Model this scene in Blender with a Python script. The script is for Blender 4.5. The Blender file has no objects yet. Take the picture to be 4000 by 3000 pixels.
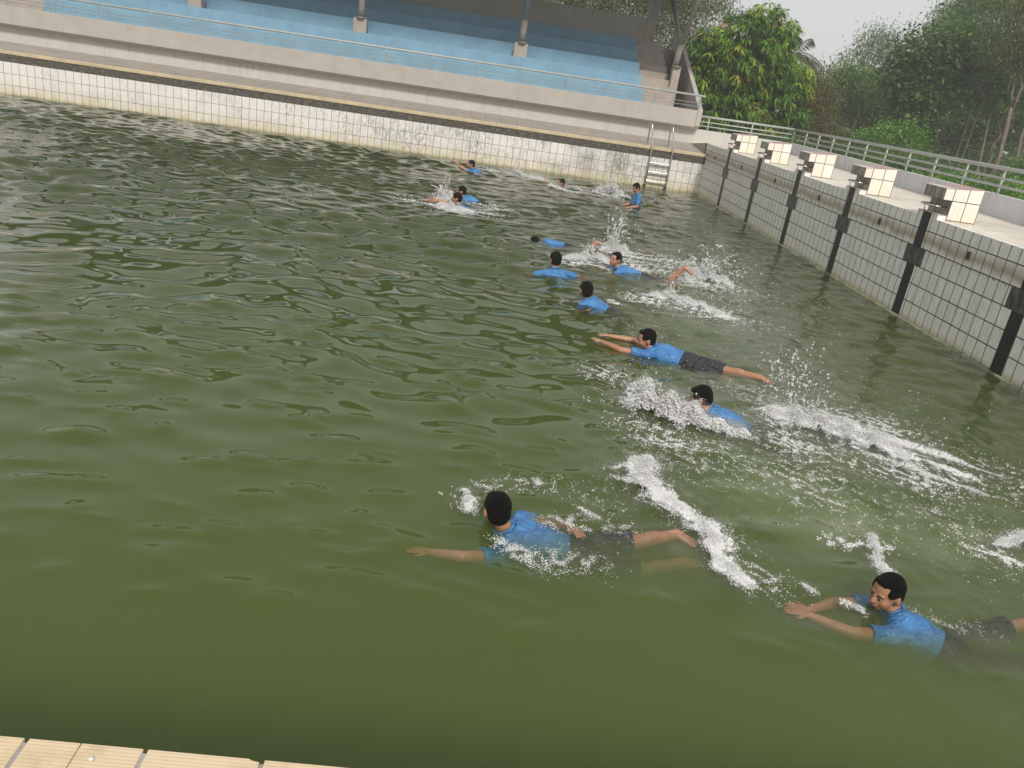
import bpy, math, random
import numpy as np
from mathutils import Vector, Matrix
R_ = math.radians
sc = bpy.context.scene
rng = np.random.default_rng(7)
random.seed(7)

# ------------------------------------------------------------------ camera
cam_d = bpy.data.cameras.new('camera'); cam = bpy.data.objects.new('camera', cam_d)
sc.collection.objects.link(cam); sc.camera = cam
cam_d.sensor_width = 36; cam_d.lens = 27.944; cam_d.clip_start = 0.05; cam_d.clip_end = 2000
rt, dn, fw = ((.98992, -.016916, .140615), (.124883, -.364063, -.922964), (.066806, .931221, -.358280))
cam.matrix_world = Matrix(((rt[0], -dn[0], -fw[0], -6.2562), (rt[1], -dn[1], -fw[1], -23.6653),
                           (rt[2], -dn[2], -fw[2], 2.4413), (0, 0, 0, 1)))
# ------------------------------------------------------------------ sky, sun, exposure
SUN = Vector((.10, -.74, .68)).normalized()
w = bpy.data.worlds.new('World'); sc.world = w; w.use_nodes = True
nt = w.node_tree; nt.nodes.clear()
sky = nt.nodes.new('ShaderNodeTexSky'); sky.sky_type = 'NISHITA'; sky.sun_disc = False
sky.sun_elevation = math.asin(SUN.z); sky.sun_rotation = math.atan2(SUN.x, SUN.y)
sky.dust_density = 1.5; sky.air_density = 1.0; sky.ozone_density = 1.0
hsv = nt.nodes.new('ShaderNodeHueSaturation'); hsv.inputs['Saturation'].default_value = .22
mixw = nt.nodes.new('ShaderNodeMix'); mixw.data_type = 'RGBA'
mixw.inputs[0].default_value = .88
mixw.inputs[7].default_value = (4.85, 4.85, 4.9, 1)      # the even grey veil of a hazy morning
bg = nt.nodes.new('ShaderNodeBackground'); bg.inputs[1].default_value = .125
ow = nt.nodes.new('ShaderNodeOutputWorld')
nt.links.new(sky.outputs[0], hsv.inputs['Color']); nt.links.new(hsv.outputs[0], mixw.inputs[6])
nt.links.new(mixw.outputs[2], bg.inputs[0]); nt.links.new(bg.outputs[0], ow.inputs[0])
sd = bpy.data.lights.new('sun', 'SUN'); sd.energy = 2.3; sd.angle = R_(9); sd.color = (1, .93, .85)
so = bpy.data.objects.new('sun', sd); sc.collection.objects.link(so)
so.rotation_euler = SUN.to_track_quat('Z', 'Y').to_euler()
sc.view_settings.view_transform = 'Standard'; sc.view_settings.look = 'None'
sc.view_settings.exposure = 0.18; sc.view_settings.gamma = 1
cy = sc.cycles
cy.max_bounces = 9; cy.diffuse_bounces = 5; cy.glossy_bounces = 4; cy.transmission_bounces = 4
cy.volume_bounces = 4; cy.transparent_max_bounces = 12; cy.use_denoising = True
cy.sample_clamp_indirect = 4; cy.caustics_reflective = False; cy.caustics_refractive = False

# ------------------------------------------------------------------ mesh helpers
class MB:
    """collects vertices and faces; build() links ONE mesh object"""
    def __init__(s): s.v = []; s.f = []; s.m = []; s.n = 0
    def add(s, v, f, mi=0):
        v = np.asarray(v, float); s.v.append(v)
        for q in f: s.f.append(tuple(int(i) + s.n for i in q))
        s.m += [mi] * len(f); s.n += len(v); return s
    def box(s, x0, y0, z0, x1, y1, z1, mi=0):
        v = [(x0,y0,z0),(x1,y0,z0),(x1,y1,z0),(x0,y1,z0),(x0,y0,z1),(x1,y0,z1),(x1,y1,z1),(x0,y1,z1)]
        return s.add(v, [(0,3,2,1),(4,5,6,7),(0,1,5,4),(1,2,6,5),(2,3,7,6),(3,0,4,7)], mi)
    def hexa(s, v, mi=0):
        return s.add(v, [(0,3,2,1),(4,5,6,7),(0,1,5,4),(1,2,6,5),(2,3,7,6),(3,0,4,7)], mi)
    def prism(s, prof, axis, a, b, mi=0):
        """closed profile (list of 2-tuples) pushed from a to b along axis 0/1/2"""
        n = len(prof); v = []
        for t in (a, b):
            for p in prof:
                q = list(p); q.insert(axis, t); v.append(q)
        f = [tuple(range(n))[::-1], tuple(range(n, 2 * n))]
        for i in range(n): f.append((i, (i + 1) % n, n + (i + 1) % n, n + i))
        return s.add(v, f, mi)
    def tube(s, pts, rad, seg=10, mi=0, cap=True):
        pts = [Vector(p) for p in pts]
        if not hasattr(rad, '__len__'): rad = [rad] * len(pts)
        v = []; f = []; t = None; n0 = None
        for i, p in enumerate(pts):
            d = (pts[min(i + 1, len(pts) - 1)] - pts[max(i - 1, 0)]).normalized()
            if n0 is None:
                n0 = d.orthogonal().normalized()
            else:
                n0 = (n0 - d * n0.dot(d)).normalized()
            b0 = d.cross(n0)
            for k in range(seg):
                a = 2 * math.pi * k / seg
                v.append(p + (n0 * math.cos(a) + b0 * math.sin(a)) * rad[i])
        for i in range(len(pts) - 1):
            for k in range(seg):
                f.append((i * seg + k, i * seg + (k + 1) % seg, (i + 1) * seg + (k + 1) % seg, (i + 1) * seg + k))
        if cap:
            f.append(tuple(range(seg))[::-1]); f.append(tuple((len(pts) - 1) * seg + k for k in range(seg)))
        return s.add(v, f, mi)
    def capsule(s, a, b, ra, rb, seg=14, mi=0):
        a = Vector(a); b = Vector(b); d = b - a; L = d.length; d = d / max(L, 1e-6)
        pts = []; rad = []
        for k in range(1, 5):
            t = k / 5 * math.pi / 2; pts.append(a - d * ra * math.cos(t)); rad.append(ra * math.sin(t))
        for k in range(5): pts.append(a + d * L * k / 4); rad.append(ra + (rb - ra) * k / 4)
        for k in range(4, 0, -1):
            t = k / 5 * math.pi / 2; pts.append(b + d * rb * math.cos(t)); rad.append(rb * math.sin(t))
        return s.tube(pts, rad, seg, mi)
    def ell(s, c, ax, seg=16, rings=10, mi=0):
        c = Vector(c); v = [c + ax[2]]; f = []
        for i in range(1, rings):
            t = math.pi * i / rings
            for k in range(seg):
                a = 2 * math.pi * k / seg
                v.append(c + ax[0] * (math.sin(t) * math.cos(a)) + ax[1] * (math.sin(t) * math.sin(a)) + ax[2] * math.cos(t))
        v.append(c - ax[2]); n = len(v) - 1
        for k in range(seg):
            f.append((0, 1 + k, 1 + (k + 1) % seg)); f.append((n, 1 + (rings - 2) * seg + (k + 1) % seg, 1 + (rings - 2) * seg + k))
        for i in range(rings - 2):
            for k in range(seg):
                f.append((1 + i * seg + k, 1 + (i + 1) * seg + k, 1 + (i + 1) * seg + (k + 1) % seg, 1 + i * seg + (k + 1) % seg))
        return s.add(v, f, mi)
    def loft(s, pts, side, wd, dp, seg=20, mi=0):
        """elliptical rings: half width wd along side, half depth dp along the third axis"""
        pts = [Vector(p) for p in pts]; v = []; f = []
        for i, p in enumerate(pts):
            d = (pts[min(i + 1, len(pts) - 1)] - pts[max(i - 1, 0)]).normalized()
            sd_ = Vector(side[i]) if hasattr(side[0], '__len__') else Vector(side)
            sd_ = (sd_ - d * sd_.dot(d)).normalized(); u = d.cross(sd_)
            for k in range(seg):
                a = 2 * math.pi * k / seg
                v.append(p + sd_ * (math.cos(a) * wd[i]) + u * (math.sin(a) * dp[i]))
        for i in range(len(pts) - 1):
            for k in range(seg):
                f.append((i * seg + k, i * seg + (k + 1) % seg, (i + 1) * seg + (k + 1) % seg, (i + 1) * seg + k))
        f.append(tuple(range(seg))[::-1]); f.append(tuple((len(pts) - 1) * seg + k for k in range(seg)))
        return s.add(v, f, mi)
    def mesh(s, name, mats, smooth=False):
        me = bpy.data.meshes.new(name)
        me.from_pydata([tuple(p) for p in np.concatenate(s.v)], [], s.f)
        mats = mats if isinstance(mats, (list, tuple)) else [mats]
        for m in mats: me.materials.append(m)
        if len(mats) > 1: me.polygons.foreach_set('material_index', s.m)
        if smooth: me.polygons.foreach_set('use_smooth', [True] * len(s.f))
        me.update(); return me
    def build(s, name, mats, parent=None, smooth=False, bevel=0):
        o = bpy.data.objects.new(name, s.mesh(name, mats, smooth)); sc.collection.objects.link(o)
        if parent: o.parent = parent
        if bevel:
            b = o.modifiers.new('bevel', 'BEVEL'); b.width = bevel; b.segments = 2; b.limit_method = 'ANGLE'
        return o

def fast_mesh(name, V, F, mat, smooth=False, attr=None, loops=None):
    """numpy mesh; F is (n,3) or (n,4)"""
    me = bpy.data.meshes.new(name); V = np.asarray(V, np.float32); F = np.asarray(F, np.int32); k = F.shape[1]
    me.vertices.add(len(V)); me.vertices.foreach_set('co', V.ravel())
    me.loops.add(F.size); me.loops.foreach_set('vertex_index', F.ravel())
    me.polygons.add(len(F)); me.polygons.foreach_set('loop_start', np.arange(0, F.size, k, dtype=np.int32))
    me.materials.append(mat)
    if smooth: me.polygons.foreach_set('use_smooth', np.ones(len(F), bool))
    if attr is not None:
        a = me.attributes.new('rnd', 'FLOAT', 'POINT'); a.data.foreach_set('value', np.asarray(attr, np.float32))
    me.update(calc_edges=True); return me

def link(name, me, parent=None):
    o = bpy.data.objects.new(name, me); sc.collection.objects.link(o)
    if parent: o.parent = parent
    return o
def tag(o, label=None, cat=None, group=None, kind=None):
    if label: o['label'] = label
    if cat: o['category'] = cat
    if group: o['group'] = group
    if kind: o['kind'] = kind
    return o
def empty(name, loc, label=None, cat=None, group=None):
    o = bpy.data.objects.new(name, None); sc.collection.objects.link(o); o.location = loc; o.empty_display_size = .2
    return tag(o, label, cat, group)
def under(parent, o):
    """keep world-space mesh coordinates under an Empty that stands elsewhere"""
    o.parent = parent; o.matrix_parent_inverse = Matrix.Translation(-Vector(parent.location)); return o

# ------------------------------------------------------------------ material helpers
class G:
    def __init__(s, name):
        s.m = bpy.data.materials.new(name); s.m.use_nodes = True; s.t = s.m.node_tree; s.t.nodes.clear()
        s.out = s.t.nodes.new('ShaderNodeOutputMaterial'); s._p = None
    def n(s, ty, ins=None, **kw):
        nd = s.t.nodes.new(ty)
        for k, v in kw.items(): setattr(nd, k, v)
        for k, v in (ins or {}).items(): s.set(nd.inputs[k], v)
        return nd
    def set(s, sock, v):
        if isinstance(v, bpy.types.NodeSocket): s.t.links.new(v, sock)
        else:
            if hasattr(v, '__len__') and len(v) == 3 and sock.type == 'RGBA': v = (*v, 1)
            sock.default_value = v
    def M(s, op, a, b=0., c=0., clamp=False):
        nd = s.n('ShaderNodeMath', operation=op, use_clamp=clamp)
        s.set(nd.inputs[0], a); s.set(nd.inputs[1], b); s.set(nd.inputs[2], c); return nd.outputs[0]
    def pos(s):
        if s._p is None:
            g = s.n('ShaderNodeNewGeometry'); x = s.n('ShaderNodeSeparateXYZ', {0: g.outputs['Position']})
            s._p = (g.outputs['Position'], x.outputs[0], x.outputs[1], x.outputs[2])
        return s._p
    def obj(s): return s.n('ShaderNodeTexCoord').outputs['Object']
    def vec(s, x=0., y=0., z=0.): return s.n('ShaderNodeCombineXYZ', {0: x, 1: y, 2: z}).outputs[0]
    def scale(s, v, k):
        nd = s.n('ShaderNodeVectorMath', operation='MULTIPLY'); s.set(nd.inputs[0], v); s.set(nd.inputs[1], k); return nd.outputs[0]
    def noise(s, v, sc_, det=3., rough=.55, dist=0.):
        return s.n('ShaderNodeTexNoise', {'Vector': v, 'Scale': sc_, 'Detail': det, 'Roughness': rough, 'Distortion': dist}).outputs[0]
    def rnd(s, v): return s.n('ShaderNodeTexWhiteNoise', {'Vector': v}, noise_dimensions='3D').outputs[0]
    def mr(s, v, a, b, c=0., d=1., smooth=False):
        nd = s.n('ShaderNodeMapRange', {0: v, 1: a, 2: b, 3: c, 4: d}); nd.clamp = True
        if smooth: nd.interpolation_type = 'SMOOTHSTEP'
        return nd.outputs[0]
    def mix(s, f, a, b, mode='MIX'):
        nd = s.n('ShaderNodeMix', data_type='RGBA', blend_type=mode)
        s.set(nd.inputs[0], f); s.set(nd.inputs[6], a); s.set(nd.inputs[7], b); return nd.outputs[2]
    def ramp(s, f, st):
        nd = s.n('ShaderNodeValToRGB', {0: f}); e = nd.color_ramp.elements
        while len(e) < len(st): e.new(.5)
        for q, (p, c) in zip(e, st): q.position = p; q.color = (*c, 1)
        return nd.outputs[0]
    def bump(s, h, st=.3, dist=.01): return s.n('ShaderNodeBump', {'Height': h, 'Strength': st, 'Distance': dist}).outputs[0]
    def pr(s, col, rough=.6, bump=None, metal=0., spec=.5, **kw):
        p = s.n('ShaderNodeBsdfPrincipled', {'Base Color': col, 'Roughness': rough, 'Metallic': metal, 'Specular IOR Level': spec})
        if bump is not None: s.set(p.inputs['Normal'], bump)
        for k, v in kw.items(): s.set(p.inputs[k], v)
        s.t.links.new(p.outputs[0], s.out.inputs[0]); return s.m
    def line(s, u, per, wd, off=0.):
        t = s.M('FRACT', s.M('DIVIDE', s.M('ADD', u, -off + wd / 2), per)); return s.M('LESS_THAN', t, wd / per)
    def cell(s, u, per, off=0.): return s.M('FLOOR', s.M('DIVIDE', s.M('ADD', u, -off), per))
    def OR(s, a, b): return s.M('MAXIMUM', a, b)

def plain(name, col, rough=.6, nz=.12, scale=6, metal=0, bumpd=.002, streak=0):
    g = G(name); P, x, y, z = g.pos()
    f = g.noise(P, scale, 5, .6)
    c = g.mix(g.mr(f, .35, .7), tuple(k * (1 - nz) for k in col), tuple(min(k * (1 + nz), 1) for k in col))
    if streak:
        st = g.noise(g.scale(P, (9, 9, .9)), 1, 4, .6)
        c = g.mix(g.mr(st, .52, .8, 0, streak), c, (.12, .115, .09))
    return g.pr(c, rough, g.bump(g.noise(P, scale * 8, 3), .25, bumpd), metal)

M = {}
M['conc'] = plain('painted_concrete', (.47, .44, .40), .75, .06, 2.2, streak=.18)
M['conc_white'] = plain('whitewashed_concrete', (.56, .54, .50), .75, .05, 2, streak=.25)
M['stair'] = plain('stair_concrete', (.42, .37, .32), .8, .12, 3)
M['tan'] = plain('tan_lit_wall_end', (.50, .40, .30), .8, .1, 3)  # sunlit tone of the back wall's end, put into its colour
M['blue'] = plain('pale_blue_paint', (.215, .385, .505), .65, .10, 1.7, streak=.16)
M['grey_metal'] = plain('grey_painted_metal', (.32, .37, .38), .42, .08, 9)
M['rail_white'] = plain('whitish_painted_rail', (.45, .47, .44), .45, .1, 14)
M['pipe'] = plain('weathered_pipe', (.36, .33, .29), .6, .25, 14)
M['roof'] = plain('roof_sheet', (.07, .07, .07), .6, .1, 2)
M['steel'] = plain('stainless_steel', (.62, .60, .57), .22, .08, 20, metal=1)
M['dark'] = plain('gap_shadow', (.03, .028, .025), .8)  # near-black colour stands in for the shadow in the gutter slot
M['rubber'] = plain('black_rubber_foot', (.02, .02, .02), .7)

def m_far_wall():
    g = G('far_wall_tiles'); P, x, y, z = g.pos()
    u = g.M('ADD', x, .13); W, H = .2079, .3022
    warp = g.M('MULTIPLY', g.M('SUBTRACT', g.noise(P, 9, 2), .5), .004)
    zz = g.M('ADD', z, warp)
    jl = g.OR(g.line(g.M('ADD', u, warp), W, .010), g.line(zz, H, .009, .8475))
    cid = g.vec(g.cell(u, W), g.cell(z, H, .8475), 3.)
    r = g.rnd(cid)
    c = g.mix(r, (.90, .86, .83), (.85, .82, .79))
    nn = g.noise(g.scale(P, (7, 7, 2.6)), 3.0, 6, .75, .6)
    patch = g.noise(P, .42, 2, .5)
    big = g.noise(g.vec(g.M('MULTIPLY', x, .22), 0., 2.), 1., 2, .5)
    thr = g.M('SUBTRACT', .575, g.M('MULTIPLY', g.mr(big, .38, .62), .14))
    st = g.M('MULTIPLY', g.mr(g.M('SUBTRACT', nn, g.M('SUBTRACT', thr, .06)), 0., .09, 0, .8), g.M('MULTIPLY', g.mr(g.noise(P, 1.1, 4, .65), .36, .66), g.mr(x, -17., -6., .35, 1.15)))
    c = g.mix(st, c, (.25, .25, .23))
    # yellow-green film just above the water
    yl = g.M('MULTIPLY', g.mr(z, .42, .0, 0, 1), g.mr(g.noise(g.scale(P, (4, 4, 1.2)), 2, 4, .6), .3, .65))
    c = g.mix(yl, c, (.66, .56, .33))
    c = g.mix(g.mr(z, .07, .0, 0, .55), c, (.36, .33, .12))
    rust = g.M('MULTIPLY', g.mr(g.noise(g.scale(P, (30, 30, 1.5)), 1, 3, .6), .62, .78, 0, .7), g.mr(z, .5, .1))
    c = g.mix(rust, c, (.34, .2, .05))
    c = g.mix(jl, c, g.mix(g.mr(z, .5, 0.), (.10, .055, .042), (.06, .035, .018)))
    return g.pr(c, .35, g.bump(g.M('SUBTRACT', 1., jl), .4, .003))
M['far_wall'] = m_far_wall()

def m_band():
    g = G('dark_stained_stone'); P, x, y, z = g.pos()
    n1 = g.noise(g.scale(P, (6, 6, 16)), 1.2, 5, .65)
    c = g.ramp(n1, [(.3, (.035, .03, .025)), (.5, (.09, .08, .065)), (.72, (.21, .19, .15))])
    vs = g.mr(g.noise(g.scale(P, (22, 22, 2)), 1, 3), .55, .75, 0, .6)
    c = g.mix(vs, c, (.03, .03, .028))
    c = g.mix(g.line(x, .305, .01), c, (.05, .045, .04))
    return g.pr(c, .8, g.bump(n1, .4, .01))
M['band'] = m_band()

LAN, Y1 = 2.5397, -2.2739
def m_start_wall():
    g = G('start_wall_tiles'); P, x, y, z = g.pos()
    W, H = .2046, .25
    warp = g.M('MULTIPLY', g.M('SUBTRACT', g.noise(P, 7, 2), .5), .004)
    jl = g.OR(g.line(g.M('ADD', y, warp), W, .014, Y1 + .1), g.line(g.M('ADD', z, warp), H, .014, -.004))
    r = g.rnd(g.vec(g.cell(y, W, Y1 + .1), g.cell(z, H, -.004), 1.))
    c = g.mix(r, (.82, .79, .735), (.89, .865, .815))
    gr = g.noise(g.scale(P, (6, 6, 3)), 2.4, 6, .7)
    c = g.mix(g.mr(gr, .48, .70, 0, .42), c, (.30, .29, .265))
    # brown tide mark below the top row of tiles
    zz = g.M('ADD', z, g.M('MULTIPLY', g.M('SUBTRACT', g.noise(P, 2.5, 3), .5), .16))
    t = g.M('MULTIPLY', g.mr(zz, 1.02, 1.10), g.mr(zz, 1.26, 1.12))
    c = g.mix(g.M('MULTIPLY', t, .70), c, (.27, .20, .09))
    dr = g.M('MULTIPLY', g.mr(g.noise(g.scale(P, (11, 11, .8)), 1, 4, .65), .54, .75, 0, .5), g.mr(z, 1.12, .6))
    c = g.mix(dr, c, (.36, .29, .18))
    wash = g.M('MULTIPLY', g.mr(zz, 1.06, 1.0), g.mr(zz, .72, .95))
    c = g.mix(g.M('MULTIPLY', wash, .35), c, (.62, .60, .55))
    spk = g.M('MULTIPLY', g.mr(g.M('ABSOLUTE', g.M('SUBTRACT', z, .985)), .03, .008), g.mr(g.noise(g.scale(P, (1, 1, 2)), 16, 5, .8), .5, .6))
    c = g.mix(g.M('MULTIPLY', spk, .8), c, (.04, .035, .03))
    ru = g.M('MULTIPLY', g.mr(g.noise(g.scale(P, (14, 14, 1.6)), 1, 5, .7), .55, .72, 0, .8), g.mr(z, .33, .1))
    ru2 = ru
    c = g.mix(g.mr(z, .262, .246, 0, .6), c, (.82, .80, .70))
    c = g.mix(ru2, c, (.42, .25, .07))
    c = g.mix(g.mr(z, .09, .0, 0, .7), c, (.34, .33, .12))
    c = g.mix(jl, c, (.035, .03, .024))
    # black lane stripe with its cross target
    ly = g.M('ABSOLUTE', g.M('SUBTRACT', g.M('MODULO', g.M('ADD', y, -Y1 + LAN / 2 + LAN * 20), LAN), LAN / 2))
    stripe = g.M('LESS_THAN', ly, .118)
    cross = g.M('MULTIPLY', g.M('LESS_THAN', ly, .27), g.M('MULTIPLY', g.M('LESS_THAN', z, .993), g.M('GREATER_THAN', z, .745)))
    blk = g.mix(g.mr(g.noise(g.scale(P, (26, 26, 4)), 1.6, 5, .75), .56, .8), (.008, .008, .008), (.16, .16, .16))
    blk = g.mix(g.M('MULTIPLY', cross, g.mr(g.noise(g.scale(P, (9, 9, 5)), 1.3, 5, .7), .42, .62, .1, .7)), blk, (.17, .17, .165))
    blk = g.mix(g.mr(z, .5, .2), blk, (.014, .014, .012))
    blk = g.mix(g.M('MULTIPLY', g.line(y, W / 3, .004, Y1 + .1), .30), blk, (.28, .27, .25))
    c = g.mix(g.OR(stripe, cross), c, blk)
    return g.pr(c, .45, g.bump(g.M('SUBTRACT', 1., jl), .35, .003), spec=.3)
M['start_wall'] = m_start_wall()

def m_deck(name, col, a, b, per, wd, dirt=.35, axis_off=0.):
    g = G(name); P, x, y, z = g.pos()
    jl = g.OR(g.line(x, per, wd, axis_off), g.line(y, per, wd))
    r = g.rnd(g.vec(g.cell(x, per, axis_off), g.cell(y, per), 1.))
    c = g.mix(r, tuple(k * a for k in col), tuple(k * b for k in col))
    c = g.mix(g.mr(g.noise(P, 1.6, 6, .65), .42, .7, 0, dirt), c, tuple(k * .5 for k in col))
    c = g.mix(g.M('MULTIPLY', jl, .7), c, tuple(k * .3 for k in col))
    return g.pr(c, .6, g.bump(g.M('SUBTRACT', 1., jl), .3, .003))
M['deck'] = m_deck('pool_deck_paving', (.40, .36, .31), .94, 1.06, .46, .012)
M['start_deck'] = m_deck('start_deck_tiles', (.76, .70, .60), .9, 1.05, .2, .008, .45)

def m_coping():
    g = G('ribbed_coping_tile'); P, x, y, z = g.pos()
    rib = g.M('FRACT', g.M('DIVIDE', y, .0085))
    r = g.rnd(g.vec(g.cell(x, .226, -7.0), 0., 1.))
    c = g.mix(r, (.70, .55, .35), (.74, .60, .41))
    c = g.mix(g.mr(g.noise(P, 14, 5, .7), .5, .75, 0, .5), c, (.42, .30, .16))
    c = g.mix(g.M('MULTIPLY', g.M('LESS_THAN', rib, .28), .2), c, (.36, .25, .12))
    h = g.mr(g.M('ABSOLUTE', g.M('SUBTRACT', rib, .14)), 0., .14)
    return g.pr(c, .55, g.bump(h, .35, .0015))
M['coping'] = m_coping()
g = G('far_coping_tile'); P, x, y, z = g.pos()
c = g.mix(g.mr(g.noise(P, 2.5, 5, .7), .35, .7), (.70, .56, .36), (.50, .41, .28))
c = g.mix(g.M('MULTIPLY', g.line(x, .226, .008), .5), c, (.25, .2, .12))
M['far_coping'] = g.pr(c, .5)
M['mortar'] = plain('grey_mortar', (.36, .34, .32), .9, .2, 30)

def m_block():
    g = G('block_tiles'); P, x, y, z = g.pos(); nn = g.n('ShaderNodeNewGeometry').outputs['Normal']
    nx = g.M('ABSOLUTE', g.n('ShaderNodeSeparateXYZ', {0: nn}).outputs[0])
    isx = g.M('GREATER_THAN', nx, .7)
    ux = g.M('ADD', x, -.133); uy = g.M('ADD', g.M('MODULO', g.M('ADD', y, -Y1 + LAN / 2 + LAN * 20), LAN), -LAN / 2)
    u = g.mix(isx, ux, uy)
    lx = g.line(ux, .203, .012); lyy = g.line(uy, .277, .012); lz = g.line(z, .26, .012, 1.699 - .26 * 4)
    side = g.M('ADD', g.M('MULTIPLY', isx, lyy), g.M('MULTIPLY', g.M('SUBTRACT', 1., isx), lx))
    jl = g.OR(side, lz)
    ci = g.rnd(g.vec(g.cell(ux, .203), g.cell(z, .26, .659), g.cell(y, LAN)))
    c = g.mix(ci, (.88, .81, .68), (.90, .88, .83))
    c = g.mix(g.mr(z, 1.70, 1.42, 0, .45), c, (.82, .70, .48))
    c = g.mix(g.mr(g.noise(g.scale(P, (4, 4, 1)), 3, 5, .7), .55, .75, 0, .4), c, (.55, .42, .22))
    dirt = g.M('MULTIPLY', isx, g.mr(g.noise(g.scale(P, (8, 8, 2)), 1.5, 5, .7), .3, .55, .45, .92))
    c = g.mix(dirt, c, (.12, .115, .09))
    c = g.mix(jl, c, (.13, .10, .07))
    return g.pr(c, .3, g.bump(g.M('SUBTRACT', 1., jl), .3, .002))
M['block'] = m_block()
g = G('block_top_tiles'); P, x, y, z = g.pos()
c = g.mix(g.mr(g.M('ADD', x, g.M('MULTIPLY', g.noise(P, 9, 4), .12)), .12, .24), (.62, .58, .55), (.40, .25, .24))
c = g.mix(g.mr(g.noise(P, 20, 4, .7), .5, .7, 0, .5), c, (.60, .50, .47))
M['block_top'] = g.pr(c, .45)
M['fitting'] = plain('dark_bronze', (.05, .04, .035), .5)
M['pebble'] = plain('white_pebble', (.7, .68, .64), .6)

# ------------------------------------------------------------------ the setting
S = 'structure'
XL = -50.0
b = MB()                                                 # far side wall
b.box(XL, 0, -1.6, 0, .30, .8475); b.build('far_pool_wall', M['far_wall'])['kind'] = S
b = MB(); b.box(XL, .004, .8475, -.001, .30, 1.045); b.build('stone_band', M['band'])['kind'] = S
b = MB(); b.box(XL, -.012, 1.045, -.0015, .26, 1.13)
b.build('far_coping', M['far_coping'], bevel=.008)['kind'] = S
b = MB(); b.box(XL, .262, 1.0, -.001, .33, 1.085); b.build('gutter', M['dark'])['kind'] = S
b = MB()
b.add([(XL, .33, 1.15), (0, .33, 1.15), (0, 2.2, 1.268), (XL, 2.2, 1.268), (XL, .33, 1.0), (0, .33, 1.0)], [(0, 1, 2, 3), (4, 5, 1, 0)])
b.build('far_deck', M['deck'])['kind'] = S
# start side: wall with raised ledges under each block
b = MB(); b.box(0, -22.46, -1.6, .12, .30, 1.425)
for k in range(8):
    yc = Y1 - k * LAN; b.box(.0015, yc - .275, 1.425, .119, yc + .275, 1.491)
b.build('start_wall', M['start_wall'])['kind'] = S
b = MB(); b.box(-.065, -22.4, -.30, -.0005, -.02, .007)
g = G('algae_ledge'); P, x, y, z = g.pos()
M['ledge'] = g.pr(g.mix(g.mr(g.noise(P, 5, 5, .7), .4, .65), (.62, .62, .42), (.30, .32, .10)), .5)
b.build('overflow_ledge', M['ledge'], bevel=.015)['kind'] = S
def px(y): return 3.1 - .086 * (1.9 - y)                 # inner face of the start side parapet
b = MB(); v = []
ys = [2.2, 0.3] + list(np.linspace(-1, -34, 12))
rows = []
for yy in ys:
    zz = 1.425 if yy <= .3 else 1.27
    zr = 1.425 if yy <= .3 else 1.40
    rows.append([(.12, yy, zz), (px(yy) + .05, yy, zr)])
vv = [p for r in rows for p in r]
b.add(vv, [(2 * i, 2 * i + 1, 2 * i + 3, 2 * i + 2) for i in range(len(rows) - 1)])
b.add([(0.0, 2.2, 1.268), (.12, 2.2, 1.27), (.12, .3, 1.425), (0.0, .3, 1.425), (0, 2.2, 1.0), (0, .3, 1.0)], [(0, 1, 2, 3), (4, 0, 3, 5)])
b.build('start_deck', M['start_deck'])['kind'] = S
# near side: wall, coping strip of ribbed tiles, deck
b = MB(); b.box(XL, -22.8, -1.6, 0, -22.463, 1.10); b.build('near_pool_wall', M['far_wall'])['kind'] = S
b = MB(); b.box(XL, -22.78, 1.102, 0, -22.468, 1.1155); b.build('near_mortar_bed', M['mortar'])['kind'] = S
b = MB()
k0 = -7.0
for k in range(-60, 31):
    xa = k0 + k * .2264 + .004; xb = xa + .2264 - .009
    if k == 1:                                          # the chipped corner
        b.prism([(xa, -22.76), (xb, -22.76), (xb, -22.4655), (xb - .015, -22.463), (xb - .022, -22.4595), (xa, -22.4595)], 2, 1.1085, 1.1185)
    elif k == 0:                                         # one tile cracked through the middle
        xm = xa + .098
        b.prism([(xa, -22.76), (xm - .001, -22.76), (xm + .0, -22.62), (xm - .001, -22.4595), (xa, -22.4595)], 2, 1.1085, 1.1185)
        b.prism([(xm + .001, -22.76), (xb, -22.76), (xb, -22.4595), (xm + .001, -22.4595), (xm + .002, -22.62)], 2, 1.1085, 1.1185)
    else: b.box(xa, -22.76, 1.1085, xb, -22.4595, 1.1185)
b.build('near_coping', M['coping'], bevel=.0015)['kind'] = S
b = MB(); b.add([(XL, -40, 1.112), (3, -40, 1.112), (3, -22.762, 1.112), (XL, -22.762, 1.112)], [(0, 1, 2, 3)])
b.build('near_deck', M['deck'])['kind'] = S
b = MB(); b.box(XL - .3, -22.8, -1.6, XL, .3, 1.1); b.build('end_pool_wall', M['far_wall'])['kind'] = S
b = MB(); b.box(XL, -22.46, -1.7, 0, 0, -1.6); b.build('pool_floor', M['start_deck'])['kind'] = S
# ground sheet with a hole for the pool terrace
g = G('ground_grass'); P, x, y, z = g.pos()
M['ground'] = g.pr(g.mix(g.mr(g.noise(P, .6, 6, .7), .35, .65), (.05, .075, .02), (.12, .10, .05)), .95)
b = MB(); O_ = 180
b.add([(-O_, -O_, .2), (O_, -O_, .2), (O_, O_, .2), (-O_, O_, .2), (XL - 3, -40, .2), (4, -40, .2), (4, 2.4, .2), (XL - 3, 2.4, .2)],
      [(0, 1, 5, 4), (1, 2, 6, 5), (2, 3, 7, 6), (3, 0, 4, 7)])
b.build('ground', M['ground'])['kind'] = S

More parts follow.
